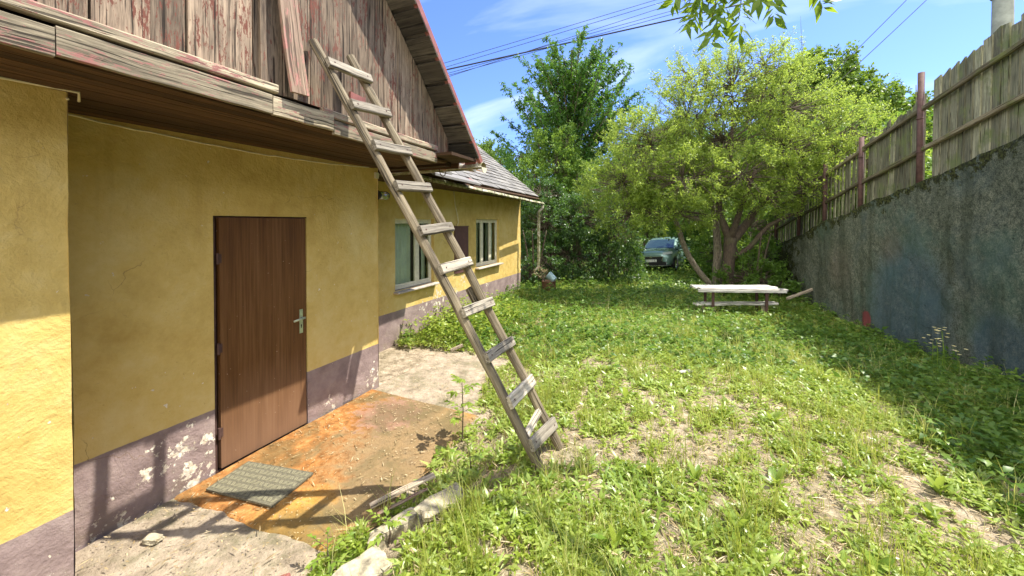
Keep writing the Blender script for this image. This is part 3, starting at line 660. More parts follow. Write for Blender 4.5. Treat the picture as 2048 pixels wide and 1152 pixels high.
def window(w, split, curtainside):
    a, b, c, d = w; x = -4.44
    fr = MB(); t = .05
    fr.beam((x, a, (c)+t/2), (x, b, c+t/2), .06, t); fr.beam((x, a, d-t/2), (x, b, d-t/2), .06, t)
    fr.beam((x, a+t/2, c+t), (x, a+t/2, d-t), t, .06, up=(1,0,0)); fr.beam((x, b-t/2, c+t), (x, b-t/2, d-t), t, .06, up=(1,0,0))
    o = fr.build('window_frame', M['frame'], H)
    n = len(split) + 1; ed = [a + t] + split + [b - t]
    for s in split:
        mb = MB(); mb.beam((x, s, c+t), (x, s, d-t), .055, .066, up=(1,0,0)); mb.build('mullion', M['frame'], o)
    for i in range(n):
        y0, y1 = ed[i] + (.03 if i else .003), ed[i+1] - (.03 if i < n-1 else .003); z0, z1 = c + t + .003, d - t - .003; s = .032
        mb = MB(); xx = x + .016
        mb.box((xx, (y0+y1)/2, z0+s/2), (.034, y1-y0, s)); mb.box((xx, (y0+y1)/2, z1-s/2), (.034, y1-y0, s)); mb.box((xx, y0+s/2, (z0+z1)/2), (.034, s, z1-z0-2*s)); mb.box((xx, y1-s/2, (z0+z1)/2), (.034, s, z1-z0-2*s))
        mb.build('sash', M['frame'], o)
        mb = MB(); mb.add([(xx, y0+s, z0+s), (xx, y1-s, z0+s), (xx, y1-s, z1-s), (xx, y0+s, z1-s)], [(0, 1, 2, 3)]); mb.build('pane', M['glass'], o, fixn=False)
    # gathered curtain behind the glass
    ys = np.arange(a + .03, b - .03, .012); V = []; F = []
    for j, y in enumerate(ys):
        xx = x - .09 + .018 * math.sin(y * 55) + .01 * math.sin(y * 23 + 1)
        V += [(xx, y, c + .03), (xx, y, d - .04)]
    for j in range(len(ys) - 1):
        if any(abs(ys[j] - q) < .11 for q in curtainside): continue
        F.append((2*j, 2*j+2, 2*j+3, 2*j+1))
    cu = bulk('curtain', np.array(V), np.array(F), np.zeros(len(V)), M['curtain'], o); cu.data.polygons.foreach_set('use_smooth', [True] * len(F))
    mb = MB(); mb.box((x - .45, (a+b)/2, (c+d)/2), (.03, b-a+1, d-c+.8)); mb.build('room_back', M['room'], o)
    mb = MB(); mb.beam((-4.325, a - .05, c - .028), (-4.325, b + .04, c - .020), .20, .03, bev=.006); mb.build('sill', M['sill'], o)
window(W1, [5.82], [5.9, 6.0]); window(W2, [8.38, 8.82], [8.52, 8.6, 8.68])
def misc_wall():
    mb = MB(); mb.box((-4.325, 7.27, 1.43), (.03, .56, 1.0)); mb.box((-4.322, 7.27, 1.935), (.04, .58, .02)); mb.build('meter_cupboard_door', M['brownpanel'], H)
    # cables
    def sag(p, q, n=14, d=.02): return [Vector(p).lerp(Vector(q), i/n) + Vector((0, 0, -d * 4 * (i/n) * (1-i/n) + random.uniform(-.004, .004))) for i in range(n+1)]
    mb = MB(); mb.tube(sag((-3.335, .95, 2.655), (-3.335, 2.3, 2.605), 16, .012) + sag((-3.335, 2.35, 2.607), (-3.335, 3.5, 2.66), 12, .01), .0065, 6); mb.build('cable', M['cable'], H, True)
    mb = MB(); mb.tube(sag((-2.828, -1.0, 2.62), (-2.825, .86, 2.665), 12, .01) + [(-2.78, .93, 2.66), (-2.84, .95, 2.63)], .0065, 6); mb.tube([(-2.84, .91, 2.63), (-2.95, .935, 2.66), (-3.3, .945, 2.66)], .0065, 6); mb.build('cable', M['cable'], H, True)
    mb = MB(); mb.tube([(-4.32, 6.95, 2.72), (-4.30, 6.97, 2.4), (-4.29, 7.06, 2.15), (-4.31, 7.12, 2.02), (-4.32, 7.08, 1.95)], .009, 6); mb.build('cable', M['cable'], H, True)
    # jar lamp on the corner
    mb = MB(); mb.lathe((-3.40, 3.672, 2.35), [(.0, 0), (.06, 0), (.062, .03), (.05, .06)], 16, (0, 1, 0)); l = mb.build('wall_lamp', M['dark'], H, True)
    mb = MB(); mb.lathe((-3.40, 3.73, 2.35), [(.045, 0), (.052, .01), (.055, .12), (.045, .155), (.022, .175), (0, .178)], 16, (0, 1, 0)); mb.build('glass_jar', M['lampglass'], l, True)
    mb = MB(); mb.box((-3.35, 3.64, 2.58), (.03, .05, .07)); mb.build('junction_box', M['frame'], H)
misc_wall()
# gable
EY, EZ, SL = 3.887, 2.734, 1.023          # eave line and slope of the main roof at the verge
RY = .35; RZ = EZ + SL * (EY - RY)
def roofz(y): return EZ + SL * (EY - y) if y > RY else RZ - SL * (RY - y)
XG = -2.33
def gable():
    mb = MB(); y = -2.9
    while y < 3.62:
        w = random.choice([.15, .17, .19, .21]); y1 = min(y + w, 3.66)
        x = XG + random.uniform(-.012, .008); zb = 2.82 if y1 < 3.45 else 2.72
        t0, t1 = roofz(y) - .05, roofz(y1 - .008) - .05; poly = [(y, zb), (y1 - .008, zb)]
        if y < RY < y1: poly += [(y1 - .006, t1), (RY, RZ - .05), (y, t0)]
        else: poly += [(y1 - .006, t1), (y, t0)]
        mb.prism(poly, 0, x - .025, x); y = y1
    mb.build('gable_boards', M['gable'], H)
    mb = MB(); mb.prism([(-2.8, 2.80), (3.6, 2.80), (3.6, roofz(3.6)-.1), (RY, RZ-.1), (-2.8, roofz(-2.8)-.1)], 0, XG - .08, XG - .05); mb.build('gable_backing', M['dark'], H)
    # batten over the joint, loose plank
    mb = MB(); mb.beam((XG + .012, 1.56, 2.83), (XG + .012, 1.56, 4.9), .035, .022, up=(1, 0, 0)); mb.build('batten', M['gable'], H)
    mb = MB(); mb.beam((XG + .022, 1.665, 4.6), (XG + .085, 1.755, 2.835), .125, .022, up=(1, 0, 0), seg=10, bow=(-.015, -.03, 0)); mb.build('loose_plank', M['loose'], H)
    mb = MB(); mb.beam((XG + .008, 2.24, 2.985), (XG + .008, 2.39, 2.98), .02, .055, seg=4, jit=.004); mb.build('red_block', M['redmetal'], H)
    # upper trim and fascia, each in lengths
    mb = MB()
    for (a, b, zc, dx) in ((-3, .2, 2.835, 0), (.205, 1.64, 2.835, 0), (1.98, 3.38, 2.79, -.004)):
        mb.beam((XG + .022 + dx, a, zc), (XG + .022 + dx, b, zc - (.012 if a > 1 else 0)), .045, .056, up=(0, 0, 1), seg=12, jit=.0025, bev=.008)
    mb.build('upper_trim', M['trim'], H)
    mb = MB()
    for (a, b, zc) in ((-3, .7, 2.725), (.704, 1.60, 2.732), (1.604, 2.06, 2.728), (2.064, 3.36, 2.695)):
        mb.beam((XG + .03, a, zc), (XG + .03, b, zc - (.016 if a > 1.9 else 0)), .028, .118 if a < 2 else .10, up=(0, 0, 1), seg=8, jit=.0015, bev=.004)
    mb.build('fascia', M['trim'], H)
    # soffit boards along the wall
    mb = MB(); x = XG + .01
    while x > -3.35:
        w = random.choice([.09, .11, .12]); x1 = x - w
        mb.beam(((x+x1)/2, -3.0, 2.685 + random.uniform(-.003, .003)), ((x+x1)/2, 3.60, 2.672 + random.uniform(-.004, .004)), w - .006, .02, seg=3)
        x = x1
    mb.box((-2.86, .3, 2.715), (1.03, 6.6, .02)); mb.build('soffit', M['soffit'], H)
    mb = MB(); mb.box((-3.3, 3.895, 2.69), (1.9, .022, .09)); mb.box((-2.40, 3.60, 2.712), (.60, .52, .03)); mb.box((XG - .5, 3.72, 2.67), (.9, .1, .05)); mb.build('eave_end_board', M['soffit'], H)  # end board widened, eave strip added, to block stray sun on the wall
gable()
def main_roof():
    XO = -2.08; xi = -9.0; t = .04
    for sgn, y0, y1 in ((1, EY, RY), (-1, 2 * RY - EY, RY)):
        z0 = EZ; z1 = RZ; L = math.hypot(y1 - y0, z1 - z0); n = Vector((0, (z1-z0) * (1 if y1 < y0 else -1), abs(y1-y0))).normalized()
        def at(tt, h): v = Vector((0, y0 + (y1-y0) * tt, z0 + (z1-z0) * tt)) + n * h; return v
        # shingle courses
        mb = MB(); k = 26
        for i in range(k):
            a, b = at(i/k, .034), at((i+1.12)/k, .018)
            vs = [(XO, a.y, a.z), (xi, a.y, a.z), (xi, b.y, b.z), (XO, b.y, b.z)]; c = at(i/k, .012); vs += [(XO, c.y, c.z), (xi, c.y, c.z)]
            mb.add(vs, [(0, 1, 2, 3), (0, 4, 5, 1)], None)
        mb.build('roof', M['slate'], H, fixn=False)
        mb = MB(); k = 22
        for i in range(k):      # roof boards seen from below, running along x
            a, b = at(i/k + .004, -.0), at((i+1)/k - .003, -.0); a2, b2 = at(i/k + .004, -.022), at((i+1)/k - .003, -.022)
            vs = [(XO+.01, a.y, a.z), (xi, a.y, a.z), (xi, b.y, b.z), (XO+.01, b.y, b.z), (XO+.01, a2.y, a2.z), (xi, a2.y, a2.z), (xi, b2.y, b2.z), (XO+.01, b2.y, b2.z)]
            o = random.random() * 9
            mb.add(vs, [(0,3,2,1),(4,5,6,7),(0,1,5,4),(1,2,6,5),(2,3,7,6),(3,0,4,7)], [(v[0] + o, v[1] + o, v[2]) for v in vs])
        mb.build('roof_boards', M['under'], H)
        mb = MB()                                     # red metal verge strip in lengths
        k = 4
        for i in range(k):
            a, b = at(i/k - .012, .02), at((i+1)/k, .02)
            mb.beam((XO - .012 + .004 * (i % 2), a.y, a.z), (XO - .012 + .004 * (i % 2), b.y, b.z), .04, .058, up=n)
        mb.build('verge_strip', M['redmetal'], H)
    mb = MB(); mb.beam((XO - .06, 3.93, 2.69), (XO - .20, 3.93, 2.70), .03, .08); mb.build('verge_foot', M['redmetal'], H)
main_roof()
def gutters():
    def gut(p0, p1, r, hooks, name='gutter'):
        p0, p1 = Vector(p0), Vector(p1); mb = MB(); n = 18
        pts = [p0.lerp(p1, i/n) + Vector((0, 0, random.uniform(-.004, .004))) for i in range(n+1)]
        mb.tube(pts, r, 10, arc=(0, math.pi)); mb.tube([p + Vector((0, 0, .001)) for p in pts], r - .004, 10, arc=(0, math.pi))
        d = (p1-p0).normalized(); a = d.cross(Vector((0,0,1))).normalized()
        for s in (-1, 1): mb.tube([p + a * (r * s) for p in pts], .008, 6)
        o = mb.build(name, M['gut'], H, True, fixn=False)
        for i in range(hooks):
            c = p0.lerp(p1, (i + .5) / hooks); mb = MB()
            pp = [c + (a * math.cos(t) + Vector((0, 0, 1)) * math.sin(t)) * (r + .006) for t in np.linspace(math.pi, 2*math.pi, 9)] 
            mb.tube(pp + [c + a * (r + .006) + Vector((0, 0, .05))], .006, 5); mb.tube([c - a * (r+.006), c - a * (r+.03) + Vector((0, 0, .06))], .006, 5)
            mb.build('hook', M['rust'], o)
        return o
    g = gut((-2.06, 3.965, 2.645), (-4.3, 3.965, 2.63), .062, 2)
    mb = MB(); pts = [(-2.058, 3.965 + .062 * math.cos(t), 2.645 + .062 * math.sin(t)) for t in np.linspace(math.pi, 2*math.pi, 11)]
    mb.add(pts + [(p[0] + .006, p[1], p[2]) for p in pts], [tuple(range(11)), tuple(range(21, 10, -1))] + [(i, i+1, i+12, i+11) for i in range(10)])
    mb.build('end_cap', M['frame'], g)
    gut((-3.42, 4.55, 2.655), (-3.70, 10.95, 2.575), .05, 11)
    mb = MB(); mb.tube([(-3.70, 10.90, 2.57), (-3.70, 10.90, 2.45), (-3.80, 10.86, 2.35), (-3.80, 10.86, .95), (-3.80, 10.84, .72), (-3.86, 10.80, .62), (-3.93, 10.76, .60)], .042, 10)
    for z in (2.2, 1.4, .95): mb.tube([(-3.80, 10.86, z), (-3.80, 10.86, z + .03)], .048, 10)
    mb.build('downpipe', M['gut'], H, True)
gutters()
def wing_roof():
    # eave line slants a little; ridge parallel to the facade
    E0, E1 = Vector((-3.40, 3.98, 2.72)), Vector((-3.80, 10.80, 2.765)); R0, R1 = Vector((-7.0, 3.98, 5.42)), Vector((-7.0, 10.80, 5.38))
    n = (E1-E0).cross(R0-E0).normalized()
    if n.z < 0: n = -n
    mb = MB(); k = 24
    def q(a, b, h): return E0.lerp(E1, a).lerp(R0.lerp(R1, a), b) + n * h
    for i in range(k):
        m = 22; off = .5 / m if i % 2 else 0
        for j in range(-1, m):
            a0, a1 = max(0, j/m + off), min(1, (j+1)/m + off - .0015)
            if a1 <= a0: continue
            hh = .045 + random.uniform(-.006, .008); sag = random.uniform(-.006, .006)
            vs = [q(a0, i/k + sag/3, hh), q(a1, i/k + sag/3, hh), q(a1, (i+1.15)/k, .028), q(a0, (i+1.15)/k, .028), q(a0, i/k, hh - .014), q(a1, i/k, hh - .014)]
            mb.add(vs, [(0, 1, 2, 3), (0, 4, 5, 1)])
    mb.build('wing_roof', M['slate'], H, fixn=False)
    mb = MB()
    a = [q(0, 0, .02), q(1, 0, .02), q(1, 1, .02), q(0, 1, .02)]; b = [q(0, 0, -.03), q(1, 0, -.03), q(1, 1, -.03), q(0, 1, -.03)]
    mb.add(a + b, [(0,3,2,1),(4,5,6,7),(0,1,5,4),(1,2,6,5),(2,3,7,6),(3,0,4,7)], [(v.y, v.x, v.z) for v in a + b]); mb.build('roof_deck', M['soffit'], H)
    mb = MB()   # back slope
    a = [R0 + Vector((0, 0, .04)), R1 + Vector((0, 0, .04)), Vector((-10.3, 10.8, 2.7)), Vector((-10.3, 3.98, 2.7))]; b = [v - Vector((0, 0, .07)) for v in a]
    mb.add(a + b, [(0,3,2,1),(4,5,6,7),(0,1,5,4),(1,2,6,5),(2,3,7,6),(3,0,4,7)]); mb.build('back_roof', M['slate'], H)
    mb = MB(); mb.beam(q(.35, -.01, .055), q(.12, .40, .06), .16, .012, up=n); mb.build('red_flashing', M['redmetal'], H)
    # patched shingle piece near the gutter
    mb = MB()
    for i in range(5):
        a0 = q(.03 + i * .062, .02, .085); a1 = q(.03 + (i + 1) * .062 - .004, .02, .085); c1 = q(.03 + (i + 1) * .062 - .004, .13, .075); c0 = q(.03 + i * .062, .13, .075)
        vs = [a0, a1, c1, c0]; vs += [v - n * .022 for v in vs]; mb.add(vs, [(0,3,2,1),(4,5,6,7),(0,1,5,4),(1,2,6,5),(2,3,7,6),(3,0,4,7)])
    mb.build('patch_shingles', M['slate'], H)
    for (y0, y1, xo, xi, z0, z1) in ((4.03, 4.30, -2.32, -3.3, 2.70, 2.80), (4.32, 4.58, -2.85, -3.55, 2.715, 2.86), (4.60, 5.25, -3.16, -3.7, 2.72, 2.93), (5.27, 6.05, -3.19, -3.75, 2.715, 2.93)):  # roof sheets added past the eave to put the wall corner in shade
        mb = MB(); vs = [(xo, y0, z0), (xo - .02, y1, z0 - .01), (xi, y1, z1), (xi, y0, z1)]; vs += [(v[0], v[1], v[2] - .035) for v in vs]
        mb.add(vs, [(0,3,2,1),(4,5,6,7),(0,1,5,4),(1,2,6,5),(2,3,7,6),(3,0,4,7)]); mb.build('shading_roof_sheet', M['slate'], H)
    mb = MB(); mb.beam(q(0, -.005, -.02), q(1, -.005, -.02), .10, .03, up=n, seg=12, jit=.006); mb.build('eave_board', M['soffit'], H)
    # box soffit under the wing eave
    mb = MB(); a = [Vector((-3.44, 4.0, 2.665)), Vector((-3.82, 10.74, 2.70)), Vector((-4.36, 10.74, 2.70)), Vector((-4.36, 4.0, 2.665))]; b = [v + Vector((0, 0, .02)) for v in a]
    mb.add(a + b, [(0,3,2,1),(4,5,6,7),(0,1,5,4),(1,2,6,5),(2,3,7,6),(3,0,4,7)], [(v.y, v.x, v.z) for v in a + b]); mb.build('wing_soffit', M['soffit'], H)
wing_roof()
def shell():       # closes the back and the near side of the main block
    mb = MB(); mb.box((-9.62, 3.4, 1.3), (.06, 14.6, 2.9)); mb.box((-6.2, -3.05, 1.3), (6.8, .06, 2.9)); mb.build('back_wall', M['plaster'], H)
shell()

# ------------------------------------------------------------------ ladder
def ladder():
    root = empty('ladder', (-.9, 2.66, gzf(-.9, 2.66)), 'long grey weathered wooden ladder leaning against the gable of the yellow house', 'ladder')
    L0, L1 = Vector(FOOT_L), Vector((-2.272, 1.875, 3.235)); R0, R1 = Vector(FOOT_R), Vector((-2.262, 2.185, 3.25))
    rails = []
    for a, b, w in ((L0, L1, .075), (R0, R1, .075)):
        mb = MB(); mb.beam(a, b, w, .062, up=(1, 0, .45), seg=22, jit=.0032, bev=.022, taper=.86, bow=(.012, .01, .015)); mb.build('rail', M['ladder'], root)
    k = 10
    up = (L1 - L0).normalized(); rd = (R0 - L0).normalized(); nrm = rd.cross(up).normalized()
    if nrm.x < 0: nrm = -nrm
    for i in range(k):
        t = RT[i]; bow = Vector((.012, .01, .015)) * 4 * t * (1-t)
        a = L0.lerp(L1, t) + bow; b = R0.lerp(R1, t) + bow
        d = (b - a).normalized(); tilt = random.uniform(-.008, .008)
        if i == 0: tilt = .02
        a = a - d * .028 + nrm * .046 + up * tilt; b = b + d * random.uniform(.012, .03) + nrm * .046 - up * tilt
        mb = MB(); mb.beam(a, b, .072 if i > 1 else .085, .034, up=nrm, seg=5, jit=.0015, bev=.006); rg = mb.build('rung', M['rung'], root)
        for c in (a + d * .045, b - d * .045): mb = MB(); mb.tube([c + nrm * .015, c + nrm * .0195], .006, 6); mb.build('nail', M['rust'], rg)
    # stub of an older rung at the foot, and a splice block on the right rail
    mb = MB(); c = L0.lerp(L1, .085) + nrm * .01; e = R0.lerp(R1, .10) + nrm * .01; mb.beam(c, e, .05, .03, up=nrm, bev=.005); mb.build('rung', M['rung'], root)
    mb = MB(); a = R0.lerp(R1, .36) - nrm * .04; b = R0.lerp(R1, .42) - nrm * .04; mb.beam(a, b, .08, .03, up=nrm, bev=.004); mb.build('splice_block', M['ladder'], root)
FOOT_L = (-0.855, 2.528, 0.254); FOOT_R = (-0.825, 2.845, 0.276)
RT = [.063, .167, .268, .37, .471, .559, .660, .752, .847, .938]
ladder()

# ------------------------------------------------------------------ door mat
def door_mat():
    P = [Vector(p) for p in ((-3.174, 1.688, .05), (-3.225, 2.026, .05), (-2.609, 2.133, .05), (-2.564, 1.762, .05))]
    c = sum(P, Vector()) / 4; mb = MB(); t = Vector((0, 0, .014))
    mb.add([p - t for p in P] + P, [(0,1,2,3),(7,6,5,4),(0,4,5,1),(1,5,6,2),(2,6,7,3),(3,7,4,0)], None, 0.)
    def q(a, b): return (P[0].lerp(P[3], a)).lerp(P[1].lerp(P[2], a), b)
    for i in range(15):
        for j in range(6):
            a0, b0 = (i + .5) / 15.2, (j + .25) / 6.4 + .03; s = 1 if (i // 2 + j) % 2 else -1
            for kk in (0, .05):
                a = a0 - .02 + kk * .45; p0 = q(min(.97, max(.03, a)), b0); p1 = q(min(.97, max(.03, a + .022)), b0 + .10 * (1 if s > 0 else .35)); p2 = q(min(.97, max(.03, a + .022)), b0 + .10 * (.35 if s > 0 else 1))
                mb.beam(p0 if s > 0 else q(min(.97, max(.03, a)), b0 + .10), p1 if s > 0 else q(min(.97, max(.03, a + .025)), b0), .007, .006, rnd=1.)
    mb.build('door_mat', M['rubber'], None); o = S.collection.objects['door_mat'] if 'door_mat' in S.collection.objects else None
    tag(o, 'grey moulded rubber doormat lying on the orange slab below the brown door', 'doormat')
door_mat()

# ------------------------------------------------------------------ low white plank table
def table():
    root = empty('plank_table', (1.25, 9.6, 0), 'low whitewashed plank table with bench board in front of the fruit tree', 'table')
    A, B = Vector((.43, 9.16, .60)), Vector((2.02, 9.80, .60)); d = (B - A).normalized(); n = Vector((-d.y, d.x, 0))
    for i, (o, e0, e1) in enumerate(((.0, .0, .12), (.17, .03, .02), (.34, .01, -.02))):
        mb = MB(); mb.beam(A + n * o - d * e0, B + n * o + d * e1 - Vector((0, 0, .02 * (i == 0))), .162, .045, seg=10, jit=.004, bev=.010); mb.build('tabletop_board', M['white'], root)
    mb = MB(); mb.beam(A - d * .05 - n * .085 + Vector((0, 0, -.03)), B + d * .08 - n * .085 + Vector((0, 0, -.045)), .03, .05, seg=6, jit=.002); mb.build('edge_board', M['white'], root)
    for t in (.17, .83):
        for o in (-.02, .33):
            p = A.lerp(B, t) + n * o; mb = MB(); mb.beam((p.x, p.y, -.05), (p.x, p.y, .56), .055, .055, up=(1, 0, 0)); mb.build('leg', M['rust'], root)
        p = A.lerp(B, t); mb = MB(); mb.beam(p - n * .05 + Vector((0, 0, -.05)), p + n * .40 + Vector((0, 0, -.05)), .05, .05); mb.build('crossbar', M['rust'], root)
    mb = MB(); mb.beam(Vector((.36, 9.30, .24)) , Vector((1.98, 9.98, .26)), .20, .05, seg=8, jit=.006, bev=.012); mb.build('bench_board', M['white'], root)
    for t in (.12, .85):
        p = Vector((.36, 9.30, .1)).lerp(Vector((1.98, 9.98, .1)), t); mb = MB(); mb.beam((p.x, p.y, -.05), (p.x, p.y, .215), .10, .10, up=(1, 0, 0)); mb.build('bench_support', M['oldwood'], root)
table()

# ------------------------------------------------------------------ planter drum with a bucket on top
def drum():
    x, y = -3.45, 10.75; z = gzf(x, y) - .02
    root = empty('rusty_drum', (x, y, z), 'dark rusty drum planter near the far corner of the yellow house', 'planter')
    mb = MB(); mb.lathe((x, y, z), [(0, 0), (.20, 0), (.205, .02), (.20, .10), (.207, .12), (.20, .14), (.205, .33), (.212, .335), (.21, .35), (.195, .348), (.19, .30), (0, .30)], 28); mb.build('drum_wall', M['barrel'], root, True)
    mb = MB(); mb.lathe((x, y, z), [(.187, .31), (.1, .325), (0, .33)], 20); mb.build('soil', M['soil'], root, True)
    b = empty('bucket', (x + .05, y - .02, z + .36), 'blue-grey enamel bucket lying tipped on the rusty drum', 'bucket')
    ax = Vector((-.75, .1, .55)).normalized(); c = Vector((x + .19, y - .03, z + .38))
    mb = MB(); mb.lathe(c, [(0, 0), (.085, 0), (.09, .01), (.12, .24), (.125, .245), (.115, .24), (.082, .015), (0, .012)], 24, ax); mb.build('bucket_body', M['bucket'], b, True)
    mb = MB(); e = c + ax * .24; q = ax.to_track_quat('Z', 'Y'); mb.tube([e + q @ Vector((.12 * math.cos(t), .12 * math.sin(t) * .3, .10 * math.sin(t))) for t in np.linspace(0, math.pi, 12)], .004, 5); mb.build('handle', M['rust'], b)
drum()

# ------------------------------------------------------------------ the parked car
def car():
    cx, cy = -.52, 21.4; hd = math.atan2(-1, -.28); gz0 = gzf(cx, cy)
    root = empty('parked_car', (cx, cy, gz0), 'teal-grey compact suv parked nose-on under the trees behind the leaning trunk', 'car')
    root.rotation_euler = (R(4.0), R(-1), hd)   # local +x = nose
    paint = bpy.data.materials.new('teal_grey_paint'); paint.use_nodes = True; b = paint.node_tree.nodes['Principled BSDF']
    b.inputs['Base Color'].default_value = (.16, .30, .29, 1); b.inputs['Metallic'].default_value = .35; b.inputs['Roughness'].default_value = .25; b.inputs['Coat Weight'].default_value = .6
    g = G(paint.node_tree); g.put(b.inputs['Base Color'], g.mix(g.noise(g.node('ShaderNodeTexCoord').outputs['Object'], 3, 4), (.15, .27, .24), (.24, .37, .33)))
    blk = simple('black_plastic', (.012, .012, .014), .45, 0, 20, .2, 0); chrome = simple('chrome_trim', (.6, .62, .62), .2, .9, 20, .05, 0)
    gl = simple('car_glass', (.025, .05, .04), .06, 0, 5, .2, 0, spec=1.); tyre = simple('tyre_rubber', (.02, .02, .02), .8); hl = simple('headlight_glass', (.55, .6, .6), .08, .2, 30, .3, 0, spec=1.)
    plate = simple('number_plate_white', (.75, .76, .70), .5, 0, 20, .05, 0)
    def put(mb, name, m, par=root, smooth=True):
        o = mb.build(name, m, None, smooth); o.parent = par; return o
    # lower body: stations along x, half profile (y, z)
    st = [(2.16, .62, .34, .62, .74), (2.10, .78, .28, .70, .88), (1.95, .86, .24, .80, .97), (1.6, .89, .22, .90, 1.02), (1.1, .90, .22, .96, 1.07), (.85, .90, .22, .99, 1.10), (0, .90, .22, 1.00, 1.06), (-1.2, .90, .22, 1.03, 1.08), (-1.9, .87, .26, 1.04, 1.08), (-2.12, .78, .34, .98, 1.04)]
    mb = MB(); rows = []
    for (x, w, zb, zs, zt) in st:
        h = [(0, zb), (w * .8, zb), (w * .97, zb + .12), (w, (zb + zs) / 2), (w * .985, zs - .06), (w * .93, zs), (w * .72, zt - .01), (w * .35, zt + .02), (0, zt + .03)]
        rows.append([(x, -y, z) for y, z in h[::-1]] + [(x, y, z) for y, z in h[1:-1]])
    n = len(rows[0]); vs = [p for r in rows for p in r]
    fs = [(i*n+j, i*n+(j+1) % n, (i+1)*n+(j+1) % n, (i+1)*n+j) for i in range(len(rows)-1) for j in range(n)] + [tuple(range(n)), tuple(range(len(vs)-n, len(vs)))[::-1]]
    mb.add(vs, fs); body = put(mb, 'body', paint)
    sub = body.modifiers.new('sub', 'SUBSURF'); sub.levels = 1; sub.render_levels = 2
    # greenhouse
    cab = [(1.02, .78, 1.06, 1.07), (.35, .72, 1.06, 1.50), (.05, .68, 1.06, 1.60), (-.9, .66, 1.06, 1.62), (-1.6, .64, 1.06, 1.52), (-2.0, .66, 1.06, 1.10)]
    mb = MB(); rows = []
    for (x, w, zb, zt) in cab:
        wb = .84; h = [(wb, zb - .02), (wb + (w - wb) * .5, zb + (zt - zb) * .5), (w, zt - .05 * (zt > 1.2)), (w * .85, zt), (0, zt + .02)]
        rows.append([(x, -y, z) for y, z in h] + [(x, y, z) for y, z in h[::-1][1:]])
    n = len(rows[0]); vs = [p for r in rows for p in r]; mb.add(vs, [(i*n+j, i*n+j+1, (i+1)*n+j+1, (i+1)*n+j) for i in range(len(rows)-1) for j in range(n-1)]); put(mb, 'roof', paint)
    # windscreen, side windows proud of the cabin
    mb = MB(); vs = [(1.00, -.70, 1.105), (1.00, .70, 1.105), (.36, .62, 1.505), (.36, -.62, 1.505), (1.05, 0, 1.115), (.42, 0, 1.53)]; mb.add(vs, [(0, 4, 5, 3), (4, 1, 2, 5)]); put(mb, 'windscreen', gl)
    for s in (-1, 1):
        mb = MB(); vs = [(.72, s*.835, 1.10), (.02, s*.70, 1.54), (-.42, s*.69, 1.55), (-.42, s*.845, 1.10)]; mb.add(vs, [(0, 1, 2, 3)]); put(mb, 'side_window', gl)
        mb = MB(); vs = [(-.50, s*.845, 1.10), (-.50, s*.69, 1.55), (-1.35, s*.68, 1.50), (-1.65, s*.83, 1.14)]; mb.add(vs, [(0, 1, 2, 3)]); put(mb, 'side_window', gl)
        mb = MB(); mb.add([(1.98, s*.55, .80), (1.70, s*.88, .87), (1.66, s*.86, .95), (1.95, s*.52, .92), (2.13, s*.55, .80), (1.86, s*.895, .85), (1.80, s*.875, .95), (2.07, s*.52, .91)], [(0,3,2,1),(4,5,6,7),(0,1,5,4),(1,2,6,5),(2,3,7,6),(3,0,4,7)]); put(mb, 'headlight', hl, smooth=False)
        mb = MB(); mb.lathe((2.10, s*.66, .42), [(0, .03), (.05, .03), (.06, .0)], 14, (1, 0, 0)); put(mb, 'fog_light', hl)
        mb = MB(); mb.lathe((.62, s*.98, 1.10), [(0, -.06), (.07, -.05), (.09, 0), (.07, .05), (0, .06)], 12, (1, 0, 0)); mb.beam((.62, s*.84, 1.06), (.62, s*.93, 1.08), .06, .03); put(mb, 'mirror', paint)
        for x in (1.38, -1.30):
            mb = MB(); mb.lathe((x, s*.80, .33), [(.20, -.10), (.32, -.10), (.335, -.06), (.335, .06), (.32, .10), (.20, .10)], 26, (0, 1, 0)); w = put(mb, 'wheel', tyre)
            mb = MB(); mb.lathe((x, s*.80, .33), [(0, s*.085), (.20, s*.085), (.205, s*.10)], 20, (0, 1, 0)); rm = put(mb, 'rim', chrome, w)
            mb = MB(); mb.lathe((x, s*.885, .34), [(.33, 0), (.385, .012), (.385, .0)], 26, (0, s, 0)); put(mb, 'wheel_arch', blk)
    mb = MB(); mb.box((2.145, 0, .60), (.06, 1.06, .26)); mb.box((2.13, 0, .40), (.07, 1.36, .17)); put(mb, 'grille', blk, smooth=False)
    mb = MB(); mb.beam((2.20, -.60, .295), (2.20, .60, .295), .05, .035, bev=.01); mb.beam((2.20, -.60, .295), (2.02, -.82, .33), .05, .035); mb.beam((2.20, .60, .295), (2.02, .82, .33), .05, .035); put(mb, 'bumper_trim', chrome, smooth=False)
    mb = MB()
    for s in (-1, 1): mb.beam((2.175, s*.56, .74), (2.175, s*.50, .53), .02, .03)
    mb.beam((2.18, -.48, .725), (2.18, .48, .725), .015, .02); put(mb, 'grille_trim', chrome, smooth=False)
    mb = MB(); mb.box((2.19, 0, .535), (.015, .52, .112)); pl = put(mb, 'number_plate', plate, smooth=False)
    # three-diamond emblem
    mb = MB()
    for k in range(3):
        t = math.pi/2 + k * 2*math.pi/3; u = Vector((0, math.cos(t), math.sin(t))); v = Vector((0, -u.z, u.y)); c = Vector((2.195, 0, .70)); s = .045
        p = [c, c + u*s*.87 + v*s*.5, c + u*s*1.74, c + u*s*.87 - v*s*.5]; mb.add(p + [q - Vector((.01, 0, 0)) for q in p], [(0,1,2,3),(4,7,6,5),(0,4,5,1),(1,5,6,2),(2,6,7,3),(3,7,4,0)])
    put(mb, 'emblem', chrome, smooth=False)
